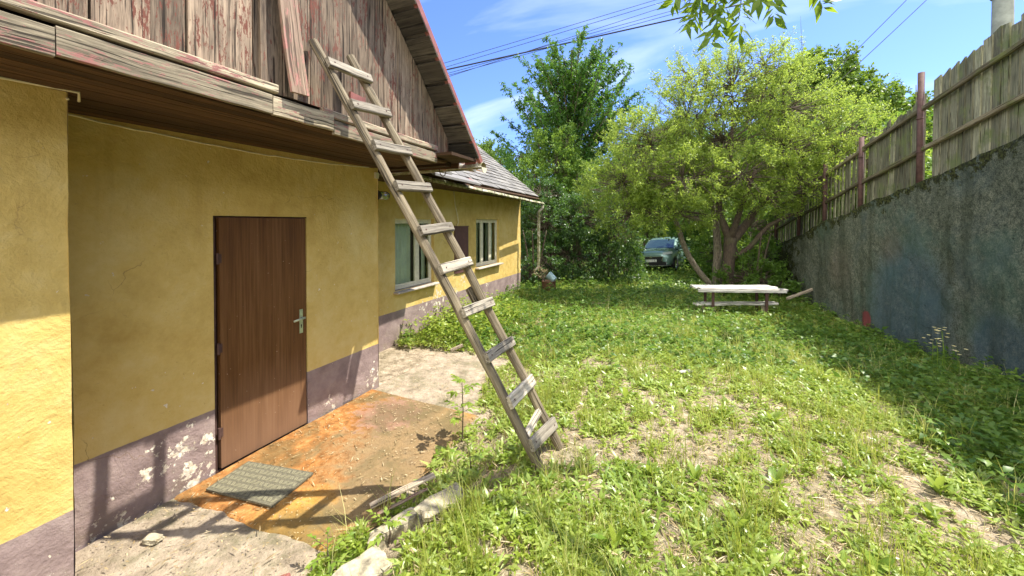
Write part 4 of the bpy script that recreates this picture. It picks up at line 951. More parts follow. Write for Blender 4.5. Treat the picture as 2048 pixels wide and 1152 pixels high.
    tx = bpy.data.curves.new('plate_text', 'FONT'); tx.body = 'GA 113 BL'; tx.size = .095; tx.align_x = 'CENTER'; tx.align_y = 'CENTER'; tx.extrude = .002
    to = bpy.data.objects.new('tmp', tx); S.collection.objects.link(to); bpy.context.view_layer.update()
    me = bpy.data.meshes.new_from_object(to.evaluated_get(bpy.context.evaluated_depsgraph_get())); bpy.data.objects.remove(to)
    me.transform(Matrix.Translation((2.2005, .02, .535)) @ Matrix.Rotation(R(90), 4, 'Z') @ Matrix.Rotation(R(90), 4, 'X')); me.materials.clear(); me.materials.append(blk)
    to = bpy.data.objects.new('plate_lettering', me); S.collection.objects.link(to); to.parent = pl
    mb = MB(); mb.box((2.2005, -.235, .535), (.003, .03, .10)); put(mb, 'country_band', simple('blue_band', (.03, .08, .35), .5, bump=0), pl, False)
car()

# ------------------------------------------------------------------ poles, wires
def wires():
    def wire(p, q, r, label, name='power_line', d=.25):
        p, q = Vector(p), Vector(q); e = (q - p); a = p - e * .9; b = q + e * .9; L = 24
        mb = MB(); mb.tube([a.lerp(b, i/L) + Vector((0, 0, -d * 4 * (i/L) * (1-i/L) + d * .7)) for i in range(L+1)], r, 5)
        tag(mb.build(name, M['black'], None, True), label, 'power line', 'overhead wires across the sky')
    labs = ['uppermost thin overhead wire running between the gable and the treetops', 'second thin overhead wire below the uppermost one', 'third thin overhead wire from the top where the wires leave the picture', 'fourth thin overhead wire, the upper one of the close pair by the thick cable', 'fifth thin overhead wire, just above the thick cable over the trees', 'thick black overhead cable running from the gable into the treetops']
    A = [(-14.556, 22.043, 12.742), (-14.557, 22.043, 12.442), (-14.559, 22.042, 11.74), (-14.558, 22.042, 11.991), (-14.558, 22.042, 11.857), (-14.557, 22.043, 12.275)]
    B = [(-0.849, 27.936, 17.174), (-0.386, 28.134, 17.041), (-0.385, 28.135, 16.708), (-0.383, 28.136, 16.276), (-0.381, 28.136, 16.043), (-0.38, 28.137, 15.677)]
    for i in range(6): wire(A[i], B[i], .050 if i == 5 else .018, labs[i], d=.05)
    wire((7.115, 22.651, 9.553), (9.686, 23.756, 12.367), .017, 'left of the two thin wires rising to the upper right above the fence', d=.1)
    wire((7.333, 22.745, 9.09), (10.538, 24.123, 12.367), .017, 'right of the two thin wires rising to the upper right above the fence', d=.1)
    mb = MB(); mb.tube([(5.32, 9.83, 1.5), (5.32, 9.83, 9.5)], [.15, .11], 12); mb.tube([(5.32, 9.83, 6.05), (5.32, 9.83, 6.10)], .15, 12)
    tag(mb.build('utility_pole', M['concpole'], None, True), 'grey-green concrete pole rising behind the board fence at top right', 'pole')
wires()

# ------------------------------------------------------------------ trees
def tree(name, label, cat, base, trunk, blobs, per, leaves, size, lm, bm=None, spread_=.35, group=None, dens=1., droop=.25, twigr=.012, extra=None, shell=.55, limbr=.035, asp=.45, cull=None, updir=.25, shoots=()):
    bm = bm or M['bark']; root = empty(name, base, label, cat, group); base = Vector(base)
    mb = MB()
    tops = []
    for path in trunk:
        pts = [Vector(p[:3]) for p in path]; rad = [p[3] for p in path]
        # smooth
        P2 = []; R2 = []
        for i in range(len(pts) - 1):
            for t in (0, .33, .66):
                p0, p1, p2, p3 = pts[max(i-1, 0)], pts[i], pts[i+1], pts[min(i+2, len(pts)-1)]
                P2.append(.5 * ((2*p1) + (p2-p0)*t + (2*p0-5*p1+4*p2-p3)*t*t + (-p0+3*p1-3*p2+p3)*t**3)); R2.append(rad[i] * (1-t) + rad[i+1] * t)
        P2.append(pts[-1]); R2.append(rad[-1]); mb.tube(P2, R2, 9); tops.append((P2, R2))
    LP = []; LD = []
    def rv(): return Vector(rng.normal(size=3)).normalized()
    for (x, y, z, rx, ry, rz) in blobs:
        c = Vector((x, y, z)); best = min(((p, r) for P2, R2 in tops for p, r in zip(P2[len(P2)//3:], R2[len(P2)//3:])), key=lambda q: (q[0] - c).length + (0.6 * max(0, q[0].z - c.z)))
        st, sr = best; mid = st.lerp(c, .5) + Vector((rv().x, rv().y, abs(rv().z))) * (.12 * (c - st).length)
        pts = [st.lerp(mid, t).lerp(mid.lerp(c, t), t) for t in (0, .2, .4, .6, .8, 1)]; r0 = min(sr * .7, limbr)
        mb.tube(pts, [r0 * (1 - .65 * i / 5) for i in range(6)], 6)
        n = int(per * (rx * ry * rz) ** .5 * dens)
        for k in range(n):
            u = rv(); r = (random.random() ** (1/3.)) * (1 - shell) + shell * random.uniform(.75, 1.06); p = c + Vector((u.x * rx, u.y * ry, u.z * rz)) * r
            if cull and cull(p): continue
            s = min(pts[2:], key=lambda q: (q - p).length)
            if (s - p).length > .3:
                m1 = s.lerp(p, .5) + rv() * .1; mb.tube([s, m1, p], [twigr, twigr * .7, twigr * .35], 4, caps=False)
            # sprig: a few twigs with leaves
            for q in range(3):
                td = (u + rv() * .9 + Vector((0, 0, updir))).normalized(); tl = spread_ * random.uniform(.6, 1.3)
                m = int(leaves / 3 * random.uniform(.7, 1.3))
                tt = rng.random(m) ** .8 * tl
                LP.append(np.array(p)[None] + np.array(td)[None] * tt[:, None] + rng.normal(size=(m, 3)) * .03 * (spread_ / .35)); LD.append(np.array(td)[None] * .7 + rng.normal(size=(m, 3)) * .75)
    for (s0, s1, r0) in shoots:      # long arching shoots with leaves along them
        a, b = Vector(s0), Vector(s1); L = (b - a).length; m = a.lerp(b, .5) + Vector((0, 0, -.10 * L)); sp = [a.lerp(m, t).lerp(m.lerp(b, t), t) for t in (0, .17, .34, .5, .67, .84, 1)]
        mb.tube(sp, [r0 * (1 - .85 * i / 6) for i in range(7)], 5)
        for q in range(int(L * 9)):
            t = random.uniform(.12, 1.); p = a.lerp(m, t).lerp(m.lerp(b, t), t); dd = ((b - m).normalized() * .9 + rv() * .8).normalized(); tl = random.uniform(.12, .34) * (1.25 - .7 * t) * spread_ * 2
            n = int(leaves / 5); tt = rng.random(n) * tl
            LP.append(np.array(p)[None] + np.array(dd)[None] * tt[:, None] + rng.normal(size=(n, 3)) * .025); LD.append(np.array(dd)[None] * .6 + rng.normal(size=(n, 3)) * .7)
    mb.build('trunk', bm, root, True)
    P = np.concatenate(LP); D = np.concatenate(LD); n = len(P); D[:, 2] -= droop
    U = rng.normal(size=(n, 3)) + np.array([0, 0, .9]); L = size * rng.uniform(.6, 1.25, n)
    V, F, r = leafmesh(P, D, U, L, L * asp * rng.uniform(.8, 1.2, n), np.clip(rng.normal(.45, .24, n), 0, 1))
    bulk('crown', V, F, r, lm, root)
    return n
nl = 0
LANE = lambda p: p.z < 1.85 and -1.15 < p.x < .6      # the open lane that leads to the car
# fruit tree behind the table: crown 6 m wide
AT = [[(1.21, 12.152, -0.352, 0.224), (1.254, 12.208, 0.208, 0.168), (1.322, 12.253, 0.992, 0.162), (1.366, 12.286, 1.608, 0.168)], [(1.366, 12.286, 1.552, 0.134), (1.176, 12.242, 2.0, 0.095), (1.064, 12.208, 2.56, 0.078), (1.288, 11.984, 3.568, 0.056), (1.344, 11.872, 4.912, 0.034)], [(1.389, 12.286, 1.496, 0.134), (1.736, 12.454, 1.944, 0.112), (2.072, 12.656, 2.448, 0.084), (2.912, 12.656, 3.344, 0.056), (3.808, 12.544, 4.128, 0.034)], [(1.344, 12.264, 0.992, 0.09), (1.792, 12.208, 1.328, 0.067), (2.24, 12.096, 1.944, 0.056), (2.912, 11.872, 2.336, 0.034)], [(1.366, 12.286, 1.552, 0.101), (1.568, 11.872, 2.448, 0.067), (1.792, 11.312, 3.344, 0.045)]]
ab = [(1.344, 11.984, 5.696, 1.456, 1.344, 1.008), (0.224, 11.648, 4.912, 1.344, 1.232, 1.008), (2.576, 12.32, 5.024, 1.344, 1.232, 0.952), (-0.672, 11.2, 4.128, 1.232, 1.12, 1.008), (3.584, 12.544, 4.352, 1.232, 1.12, 0.896), (1.12, 11.788, 4.24, 1.344, 1.12, 0.896), (2.576, 12.124, 4.016, 1.232, 1.12, 0.84), (-1.344, 10.752, 3.12, 1.12, 1.12, 0.784), (0.112, 10.528, 3.12, 1.12, 1.008, 0.728), (4.144, 12.32, 3.456, 1.008, 1.008, 0.672), (1.456, 11.228, 3.232, 1.12, 0.896, 0.616), (-1.12, 10.528, 2.224, 0.952, 0.896, 0.56), (-0.112, 10.752, 2.168, 0.896, 0.896, 0.56), (2.912, 11.9, 3.008, 1.12, 0.896, 0.56), (0.672, 12.768, 3.568, 1.344, 1.12, 1.008), (2.464, 13.216, 3.568, 1.344, 1.12, 1.008), (1.008, 12.012, 2.784, 0.896, 0.784, 0.448), (2.128, 11.788, 2.672, 0.784, 0.672, 0.392), (0.336, 12.096, 6.144, 0.896, 0.896, 0.672), (2.128, 12.208, 6.256, 0.784, 0.784, 0.56), (4.592, 12.768, 4.128, 0.784, 0.896, 0.672), (2.6, 12.4, 5.6, .9, .9, .6)]
nl += tree('fruit_tree', 'old fruit tree with small yellow-green leaves and forked trunk behind the white table', 'tree', (1.21, 12.15, -.15), AT, ab, 90, 74, .060, M['apple_leaf'], cull=LANE, spread_=.34, updir=.4, droop=.1, shell=.4, shoots=[((.4 + .32 * k, 11.9 + .1 * (k % 3), 5.8), (-.1 + .38 * k + .3 * math.sin(k * 2.3), 11.8, 6.9 + .35 * math.sin(k * 1.7)), .012) for k in range(9)])
# leaning tree left of it
LT = [[(1.102, 12.636, -0.268, 0.108), (0.918, 12.528, 0.164, 0.092), (0.54, 12.366, 0.65, 0.081), (0.216, 12.204, 1.244, 0.076), (-0.022, 12.096, 2.0, 0.065), (-0.324, 11.988, 2.756, 0.054), (-0.864, 11.88, 3.512, 0.032)], [(1.102, 12.636, -0.268, 0.14), (1.058, 12.69, 0.488, 0.119), (1.08, 12.744, 1.352, 0.108), (0.972, 12.852, 2.432, 0.086), (0.648, 13.068, 3.512, 0.054)]]
nl += tree('leaning_tree', 'slender tree with a pale trunk leaning left in front of the parked car', 'tree', (1.10, 12.6, -.15), LT, [(-.8, 11.0, 3.5, 1.1, 1.0, .8), (-1.6, 10.9, 2.9, .9, .9, .6), (.3, 12.2, 3.6, 1.1, 1.0, .8), (-.9, 11.2, 4.4, .9, .9, .6), (-.4, 11.4, 2.7, .6, .6, .35)], 80, 66, .064, M['apple_leaf'], cull=LANE, bm=M['bark2'], spread_=.32)
# tall cherry behind the shrubs
CT = [[(-4.6, 16.6, -.4, .22), (-4.5, 16.6, 2.5, .18), (-4.4, 16.7, 5.5, .12), (-4.3, 16.6, 8.0, .07), (-4.3, 16.6, 9.6, .03)]]
cbl = [(-5.2, 16.2, 5.6, .9, .9, .6), (-3.7, 16.7, 5.6, .9, .9, .6), (-2.4, 17.3, 5.8, .8, .8, .6), (-6.2, 15.9, 4.9, .9, .9, .6), (-4.4, 16.5, 4.5, 1.3, 1.2, .7), (-2.6, 17, 4.7, 1.1, 1.1, .7), (-4.4, 16.6, 6.6, .7, .7, .6), (-2.3, 17.4, 6.9, .8, .8, .5)]
CS = []
for i in range(112):
    h = 3.8 + 4.6 * (i / 111) ** .9; az = i * 2.4 + random.uniform(-.3, .3); rr = (1.35 + .42 * (9.0 - h)) * random.uniform(.6, 1.1); up_ = random.uniform(.6, 1.2) * rr * .8 + .45
    c = Vector((-4.45 + (h - 4) * .03, 16.62, h)); CS.append((tuple(c), (c.x + math.cos(az) * rr, c.y + math.sin(az) * rr * .8, min(9.9, h + up_)), .035))
CS += [((-4.3, 16.6, 8.2), (-4.15, 16.6, 10.05), .03), ((-4.3, 16.6, 7.6), (-5.3, 16.4, 9.5), .03), ((-4.3, 16.6, 7.4), (-3.6, 16.8, 9.2), .03)]
nl += tree('cherry_tree', 'tall open dark green cherry tree rising behind the shrubs beyond the house', 'tree', (-4.6, 16.6, -.3), CT, cbl, 29, 76, .14, M['cherry_leaf'], spread_=.75, droop=.7, updir=.5, limbr=.06, twigr=.02, asp=.40, shell=.5, shoots=CS)
# large far tree on the right
nl += tree('broad_far_tree', 'broad light green tree rounded against the sky behind the fence', 'tree', (8.5, 29.5, 3.5), [[(8.5, 29.5, 3, .4), (8.4, 29.5, 6, .3), (8.2, 29.6, 9, .15)]],
     [(8.0, 29.6, 11.0, 1.7, 1.6, 1.3), (6.2, 29.0, 9.9, 1.9, 1.8, 1.3), (10.0, 30.0, 9.6, 2.0, 1.8, 1.3), (8.3, 28.8, 8.6, 2.4, 1.8, 1.6), (12.0, 31, 8.4, 1.7, 1.7, 1.1), (5.6, 28.6, 8.0, 2.0, 1.7, 1.5), (11.3, 30.2, 7.0, 2.3, 1.7, 1.6), (7.5, 28.5, 6.4, 2.6, 1.8, 1.6), (13.6, 31.4, 7.0, 1.3, 1.5, 1.0)], 48, 70, .22, M['far_leaf'], spread_=.7, limbr=.1, twigr=.03, asp=.6, shell=.75)
nl += tree('slim_sapling_tree', 'thin bare-looking sapling top showing just above the fence beside the rust-brown post', 'tree', (5.6, 13.2, 1.5), [[(5.6, 13.2, 1.4, .03), (5.62, 13.2, 3.5, .02), (5.6, 13.2, 5.55, .008)]], [(5.55, 13.2, 4.9, .3, .3, .5), (5.8, 13.3, 4.5, .4, .3, .4), (5.4, 13.2, 4.3, .3, .3, .4)], 22, 14, .11, M['cherry_leaf'], spread_=.3, twigr=.008, shell=.3)
# shrubs and background trees that close the view
def shrub(name, label, x, y, blobs, per, lv, size, lm, z=None, spread_=.35, group='shrubs closing the far end of the garden', **k):
    z0 = gzf(x, y) if z is None else z
    tr = [[(x + dx, y + dy, z0 - .1, .04), (x + dx * 3, y + dy * 3, z0 + 1.0, .025), (x + dx * 5, y + dy * 5, z0 + 1.8, .012)] for dx, dy in ((.08, 0), (-.1, .05), (.02, -.1))]
    return tree(name, label, 'shrub' if 'shrub' in name else 'tree', (x, y, z0), tr, blobs, int(per * 1.5), int(lv * 1.3), size, lm, spread_=spread_, group=group, limbr=.02, **k)
nl += shrub('shrub', 'dense dark glossy shrub right behind the downpipe at the end of the house', -3.9, 13.0, [(-4.3, 12.9, .8, 1.0, .8, .9), (-3.2, 13.0, .9, 1.0, .8, .9), (-4.2, 12.9, 2.0, 1.0, .8, .9), (-3.1, 13.1, 2.1, .9, .8, .8), (-4.5, 13.1, 3.0, .8, .8, .6)], 95, 40, .085, M['bush_leaf'], spread_=.28, shell=.8)
nl += shrub('shrub', 'dark green shrub in the middle between the downpipe shrub and the car', -2.2, 13.6, [(-2.4, 13.5, .7, .9, .8, .8), (-1.9, 13.8, 1.6, .8, .8, .7), (-2.6, 13.5, 2.4, .9, .8, .7), (-1.6, 13.6, .6, .5, .7, .6)], 95, 40, .085, M['bush_leaf'], spread_=.28, shell=.8)
nl += shrub('shrub', 'tall light green shrub with upright shoots above the dark shrubs', -4.4, 14.6, [(-5.2, 14.3, 3.6, .7, .8, 1.0), (-4.4, 14.6, 4.0, .7, .8, 1.1), (-3.6, 14.9, 3.4, .8, .8, .9), (-5.5, 14.2, 2.2, .9, .8, 1.2), (-4.4, 14.5, 2.4, 1.1, .8, 1.3), (-3.2, 14.9, 2.2, 1.0, .8, 1.1), (-5.0, 14.4, 4.9, .3, .3, .6), (-4.0, 14.7, 5.0, .35, .3, .7)], 62, 45, .11, M['lime_leaf'], spread_=.4, shell=.75, updir=.8)
nl += shrub('shrub', 'yellow-green shrub leaning over the left side of the parked car', -2.1, 19.5, [(-2.6, 19, .8, 1.1, .9, 1.1), (-2.4, 19.2, 2.4, 1.2, .9, 1.1), (-1.9, 19.6, 3.6, 1.2, .9, .9)], 75, 42, .12, M['lime_leaf'], spread_=.4, shell=.75, cull=lambda p: p.x > -2.1 and p.z < 2.1)
nl += shrub('shrub', 'low bushy green shrub between the trunk and the concrete wall', 1.9, 12.2, [(1.7, 12.0, .5, .7, .6, .55), (2.3, 11.9, .35, .5, .5, .5), (2.2, 12.9, .9, .6, .6, .6)], 120, 34, .085, M['lime_leaf'], spread_=.22, shell=.7)
nl += shrub('shrub', 'leafy green shrub growing right of the car behind the forked trunk', 1.5, 15.5, [(1.5, 15.6, .8, 1.0, .9, 1.0), (2.2, 15.2, 1.8, 1.0, .9, .8), (1.3, 16.2, 2.4, 1.2, .9, .9)], 70, 42, .11, M['lime_leaf'], spread_=.35, shell=.75)
nl += shrub('shrub', 'small dark weedy shrub at the foot of the far house corner', -4.2, 11.6, [(-4.35, 11.6, .4, .45, .4, .45), (-3.9, 11.9, .7, .5, .4, .6)], 110, 34, .075, M['bush_leaf'], spread_=.2, shell=.6)
BT = [(-9.5, 24, 6.5, 'cherry_leaf', 'dark tree just above the slate roof of the wing'), (-6.5, 26, 7.0, 'cherry_leaf', 'dark tree behind the tall cherry tree'), (-2.0, 27, 7.5, 'far_leaf', 'light green tree far behind the parked car'),
      (2.0, 25, 7.0, 'cherry_leaf', 'dark tree far behind the fruit tree'), (4.5, 22, 5.5, 'far_leaf', 'light green tree behind the far end of the fence'), (1.5, 19.5, 4.4, 'cherry_leaf', 'dark small tree standing just right of the car'), (-.5, 31, 9, 'cherry_leaf', 'tallest dark tree at the very back behind the fruit tree'), (-13.5, 27, 8.0, 'far_leaf', 'light green tree hidden mostly behind the house roof'), (7.5, 21.5, 6.0, 'far_leaf', 'bushy tree on the upper terrace behind the fence boards'), (4.6, 14.5, 3.6, 'lime_leaf', 'light green small tree right behind the wide-gapped pickets'), (3.8, 18.5, 4.4, 'lime_leaf', 'light small tree behind the last pickets of the fence')]
for i, (x, y, h, lm, lab) in enumerate(BT):
    z0 = float(gz(x, y)) if x < 3 else float(upz(np.array(x), np.array(y))); rr = h * .30
    bl = [(x + random.uniform(-.5, .5) * rr * 1.6, y + random.uniform(-.3, .3) * rr, z0 + h * random.uniform(.35, .92), rr * random.uniform(.5, .75), rr * .6, rr * random.uniform(.4, .6)) for _ in range(8)]
    bl += [(x, y, z0 + h * .28, rr * .8, rr * .6, h * .22), (x, y, z0 + h * .95, rr * .35, rr * .35, rr * .4)]
    nl += tree('background_tree', lab, 'tree', (x, y, z0), [[(x, y, z0 - .3, .16), (x + .1, y, z0 + h * .4, .12), (x, y, z0 + h * .85, .05)]], bl, 44, 60, .18, M[lm], spread_=.6, limbr=.07, twigr=.02, asp=.5, shell=.7, group='trees beyond the garden')
# overhanging leafy branch at the top
def overhang():
    root = empty('overhanging_branch', (.3, 3.3, 4.1), 'bright green leafy branch hanging into the top of the picture', 'branch')
    mb = MB(); P = []; D = []; Ls = []
    tw = [((.35, 3.2, 4.25), (.05, 3.25, 3.62)), ((.4, 3.25, 4.25), (.22, 3.30, 3.50)), ((.5, 3.3, 4.2), (.42, 3.4, 3.56)), ((.6, 3.35, 4.15), (.66, 3.45, 3.66)), ((.7, 3.4, 4.15), (1.0, 3.6, 3.76)), ((.3, 3.2, 4.2), (-.05, 3.2, 3.80)), ((.45, 3.3, 4.2), (.3, 3.45, 3.62)), ((.9, 3.5, 4.1), (1.27, 3.8, 3.83)), ((.35, 3.2, 4.2), (.12, 3.4, 3.72)), ((.5, 3.3, 4.2), (.55, 3.3, 3.75))]
    mb.tube([(3.4, 2.6, 4.9), (2.2, 3.0, 4.6), (1.1, 3.3, 4.35), (.4, 3.25, 4.25), (.0, 3.15, 4.2)], [.05, .04, .03, .018, .008], 8)
    for a, b in tw:
        a, b = Vector(a), Vector(b); m = a.lerp(b, .5) + Vector((0, 0, .06)); mb.tube([a, m, b], [.006, .005, .003], 5)
        b.z -= .15 if b.x < 1.2 else 0; n = 52 if b.x < 1.2 else 3
        for i in range(n):
            t = .25 + .75 * i / n; p = a.lerp(m, t).lerp(m.lerp(b, t), t)
            side = 1 if i % 2 else -1; d = (b - a).normalized(); s = d.cross(Vector((0, 1, .2))).normalized()
            dd = d * .8 + s * side * .8 + Vector(rng.normal(size=3)) * .28; P.append(p); D.append(dd); Ls.append(random.uniform(.085, .145))
    mb.build('twigs', M['bark'], root, True)
    P = np.array(P); D = np.array(D); n = len(P); L = np.array(Ls)
    V, F, r = leafmesh(P, D, rng.normal(size=(n, 3)) + np.array([0, -.6, .6]), L, L * .36, rng.random(n), .12, .12)
    bulk('leaves', V, F, r, M['branch_leaf'], root)
M['branch_leaf'] = leafmat('branch_leaf', (.05, .12, .012), (.10, .19, .02), (.18, .27, .04), .55, (.36, .48, .03), .3)
overhang()

# ------------------------------------------------------------------ ground cover
C2 = np.array([0., 0.])
def infrustum(x, y, margin=.52):
    a = math.atan(331/770); F = -math.sin(a) * x + math.cos(a) * y; Rr = math.cos(a) * x + math.sin(a) * y
    return (F > .2) & (np.abs(Rr / np.maximum(F, .01)) < 1.33 + margin)
def allowed(x, y):
    ok = (x < 3.536 - .11738 * (y - 6.135) - .02)
    edge = -1.78 + (fbm(x * 2.2, y * 2.2) - .5) * .6 - .45 * np.clip((y - 3.5) / .6, 0, 1)
    pathy = (x < edge) & (y < 5.15 + (fbm(x * 3, y * 3 + 9) - .5) * .5)
    ok &= ~pathy
    for (a, b, r) in ((-1.44, 2.12, .19), (-1.62, 1.93, .16), (-1.56, 1.55, .22), (-1.40, 2.0, .12)): ok &= (np.hypot(x - a, (y - b) * .8) > r)
    ok &= ~((x < -4.30) & (y < 10.76)); return ok
def scatter(n, ymax=24., power=1.0, near=.8):
    """points with density falling with distance"""
    d = near + (ymax - near) * rng.random(n) ** power; a0 = math.atan(331/770)
    lat = rng.uniform(-1.85, 1.85, n) * d
    x = -math.sin(a0) * d + math.cos(a0) * lat; y = math.cos(a0) * d + math.sin(a0) * lat
    k = allowed(x, y) & infrustum(x, y); return x[k], y[k], d[k]
def bare(x, y):      # 1 = bare soil patch
    v = fbm(x * 3.4 + 4, y * 3.4 + 11); v2 = fbm(x * 10 + 1, y * 10 + 6)
    near = np.exp(-((x - .5) ** 2 / 2.6 + (y - 2.9) ** 2 / 2.0)) * .16
    return np.clip((v * .5 + v2 * .5 + near - .525) / .08, 0, 1) * (1 - sm(y, 4.5, 6.5))
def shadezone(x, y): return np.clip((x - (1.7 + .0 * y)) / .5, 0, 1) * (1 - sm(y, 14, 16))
def blades(n, hmin, hmax, w0, m, name, label, power=1.6, clump=True, rmean=.45, thr=.3, ymax=20, lean=.55):
    x, y, d = scatter(n, ymax, power)
    dens = fbm(x * 2.4, y * 2.4); keep = (rng.random(len(x)) < np.clip((dens - thr) * 3.5, .03, 1)) & (rng.random(len(x)) > bare(x, y) * .93)
    x, y, d = x[keep], y[keep], d[keep]; n = len(x)
    if clump:
        c = 9; x = np.repeat(x, c) + rng.normal(size=n * c) * .022 * (1 + .10 * np.repeat(d, c)); y = np.repeat(y, c) + rng.normal(size=n * c) * .022 * (1 + .10 * np.repeat(d, c)); d = np.repeat(d, c); n = n * c
        k = allowed(x, y); x, y, d = x[k], y[k], d[k]; n = len(x)
    z = gz(x, y) - .01; h = rng.uniform(hmin, hmax, n) * (.6 + .8 * fbm(x * 1.5 + 9, y * 1.5)); th = rng.uniform(0, 2 * np.pi, n)
    D = np.stack([np.cos(th), np.sin(th), np.zeros(n)], 1); ln = rng.uniform(.1, lean, n)[:, None] * h[:, None]; w = (w0 * (1 + d * .16) * rng.uniform(.7, 1.3, n))[:, None]
    A = np.stack([-np.sin(th), np.cos(th), np.zeros(n)], 1) * w * .5
    B = np.stack([x, y, z], 1); up = np.array([0, 0, 1.])[None]
    p1 = B + up * h[:, None] * .55 + D * ln * .35; p2 = B + up * h[:, None] * .95 + D * ln * 1.15
    V = np.stack([B - A, B + A, p1 + A * .8, p1 - A * .8, p2], 1).reshape(-1, 3); i = (np.arange(n) * 5)[:, None, None]
    F = (i + np.array([[0, 1, 2], [0, 2, 3], [3, 2, 4]])[None]).reshape(-1, 3)
    r = np.repeat(np.clip(rng.normal(rmean, .22, n) + (fbm(x, y + 30) - .5) * .8, 0, 1), 5)
    tag(bulk(name, V, F, r, m), label, 'grass', None, 'stuff'); return n
def broad(n, lmin, lmax, m, name, label, power=1.6, ymax=20, thr=.3, zone=None, hstem=.05, rmean=.45, asp=.5, up=.35, off=0):
    x, y, d = scatter(n, ymax, power); dens = fbm(x * 2. + off, y * 2. + 5)
    keep = (rng.random(len(x)) < np.clip((dens - thr) * 4, .02, 1)) & (rng.random(len(x)) > bare(x, y) * .9)
    if zone is not None: keep &= rng.random(len(x)) < zone(x, y)
    x, y, d = x[keep], y[keep], d[keep]; c = 7; n0 = len(x)
    hs = np.repeat(hstem * rng.uniform(.3, 1.5, n0) * (.5 + fbm(x * 1.4, y * 1.4 + 17)) * (1 + .04 * d), c)
    x = np.repeat(x, c) + rng.normal(size=n0 * c) * .012; y = np.repeat(y, c) + rng.normal(size=n0 * c) * .012; d = np.repeat(d, c); n = n0 * c
    z = gz(x, y) + hs * rng.uniform(.15, 1.1, n)
    th = rng.uniform(0, 2 * np.pi, n); D = np.stack([np.cos(th), np.sin(th), rng.uniform(-.1, 1., n) * up * 2], 1)
    L = rng.uniform(lmin, lmax, n) * (1 + .07 * d)
    V, F, r = leafmesh(np.stack([x, y, z], 1), D, rng.normal(size=(n, 3)) * .35 + np.array([0, 0, 1.]), L, L * asp, np.clip(rng.normal(rmean, .22, n) + (fbm(x * 1.2, y * 1.2 + 3) - .5) * .6, 0, 1), .2, .25)
    tag(bulk(name, V, F, r, m), label, 'ground cover', None, 'stuff'); return n
nb = blades(56000, .04, .13, .0035, M['grass'], 'grass', 'short sunlit grass and straw blades covering the yard', 1.7)
nb += blades(15000, .14, .32, .0030, M['grass'], 'tall_grass', 'taller grass tufts around the ladder foot and yard', 1.9, thr=.42, rmean=.6, lean=.8)
nb += broad(140000, .016, .040, M['weed'], 'low_weeds', 'low bright green broad-leaved weeds covering the yard', 1.7)
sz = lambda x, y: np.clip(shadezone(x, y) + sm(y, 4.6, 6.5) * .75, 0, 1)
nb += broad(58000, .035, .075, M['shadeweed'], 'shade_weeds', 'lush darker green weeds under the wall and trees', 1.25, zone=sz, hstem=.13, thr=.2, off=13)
nb += broad(46000, .04, .095, M['plant'], 'rosette_weeds', 'narrow dandelion-like leaves scattered through the yard', 1.7, hstem=.015, thr=.15, asp=.25, up=.7, off=31, rmean=.6)
def near_house(x, y): return ((x < -2.9) & (y > 5.3) & (x > -4.3) & (y < 7.6)).astype(float)
nb += broad(26000, .035, .07, M['weed'], 'wall_weeds', 'bushy green weeds growing along the foot of the wing wall', 1.0, ymax=9, zone=near_house, hstem=.26, thr=-.1)
def straw():
    x, y, d = scatter(76000, 14, 1.5); n = len(x); z = gz(x, y) + rng.uniform(.002, .03, n); th = rng.uniform(0, np.pi, n); L = rng.uniform(.02, .11, n)
    D = np.stack([np.cos(th), np.sin(th), rng.normal(size=n) * .12], 1)
    V, F, r = leafmesh(np.stack([x, y, z], 1), D, np.tile([0, 0, 1.], (n, 1)), L, .0035 * (1 + .2 * d), rng.random(n), 0, 0)
    tag(bulk('dry_litter', V, F, r, M['dry']), 'dry straw and leaf litter scattered on the soil', 'litter', None, 'stuff')
    n = 3200; x = rng.uniform(-3.3, -1.5, n); y = rng.uniform(.9, 5.2, n); z = np.full(n, .034) + .012 * (rng.random(n)); th = rng.uniform(0, np.pi, n); L = rng.choice([.012, .02, .035, .07], n, p=[.45, .3, .18, .07]) * rng.uniform(.7, 1.3, n)
    D = np.stack([np.cos(th), np.sin(th), rng.normal(size=n) * .06], 1)
    V, F, r = leafmesh(np.stack([x, y, z], 1), D, np.tile([0, 0, 1.], (n, 1)), L, np.minimum(L * .4, .006) + rng.random(n) * .004, rng.random(n), .1, 0)
    tag(bulk('slab_litter', V, F, r, M['dry']), 'small wood chips and dry bits scattered on the slab', 'litter', None, 'stuff')
straw()

# ------------------------------------------------------------------ individual plants
def longleaf(P0, az, el, L, Wd, segs=7, curl=.5, wav=.0):
    """a long dock-like leaf: returns verts, faces"""
    vs = []; fs = []; p = Vector(P0); e = el; a = Vector((math.cos(az), math.sin(az), 0)); sd = Vector((-math.sin(az), math.cos(az), 0))
    for i in range(segs + 1):
        t = i / segs; w = Wd * (math.sin(math.pi * (t * .86 + .08)) ** .8) * (1 if t < .99 else .1) * (.25 if t < .12 else 1)
        dirv = a * math.cos(e) + Vector((0, 0, 1)) * math.sin(e); nrm = Vector((0, 0, 1)) * math.cos(e) - a * math.sin(e)
        k = wav * math.sin(i * 2.1)
        vs += [p + sd * w * .5 + nrm * (w * .18 + k), p, p - sd * w * .5 + nrm * (w * .18 - k)]
        p = p + dirv * (L / segs); e -= curl / segs
    for i in range(segs):
        b = 3 * i; fs += [(b, b+1, b+4, b+3), (b+1, b+2, b+5, b+4)]
    return vs, fs
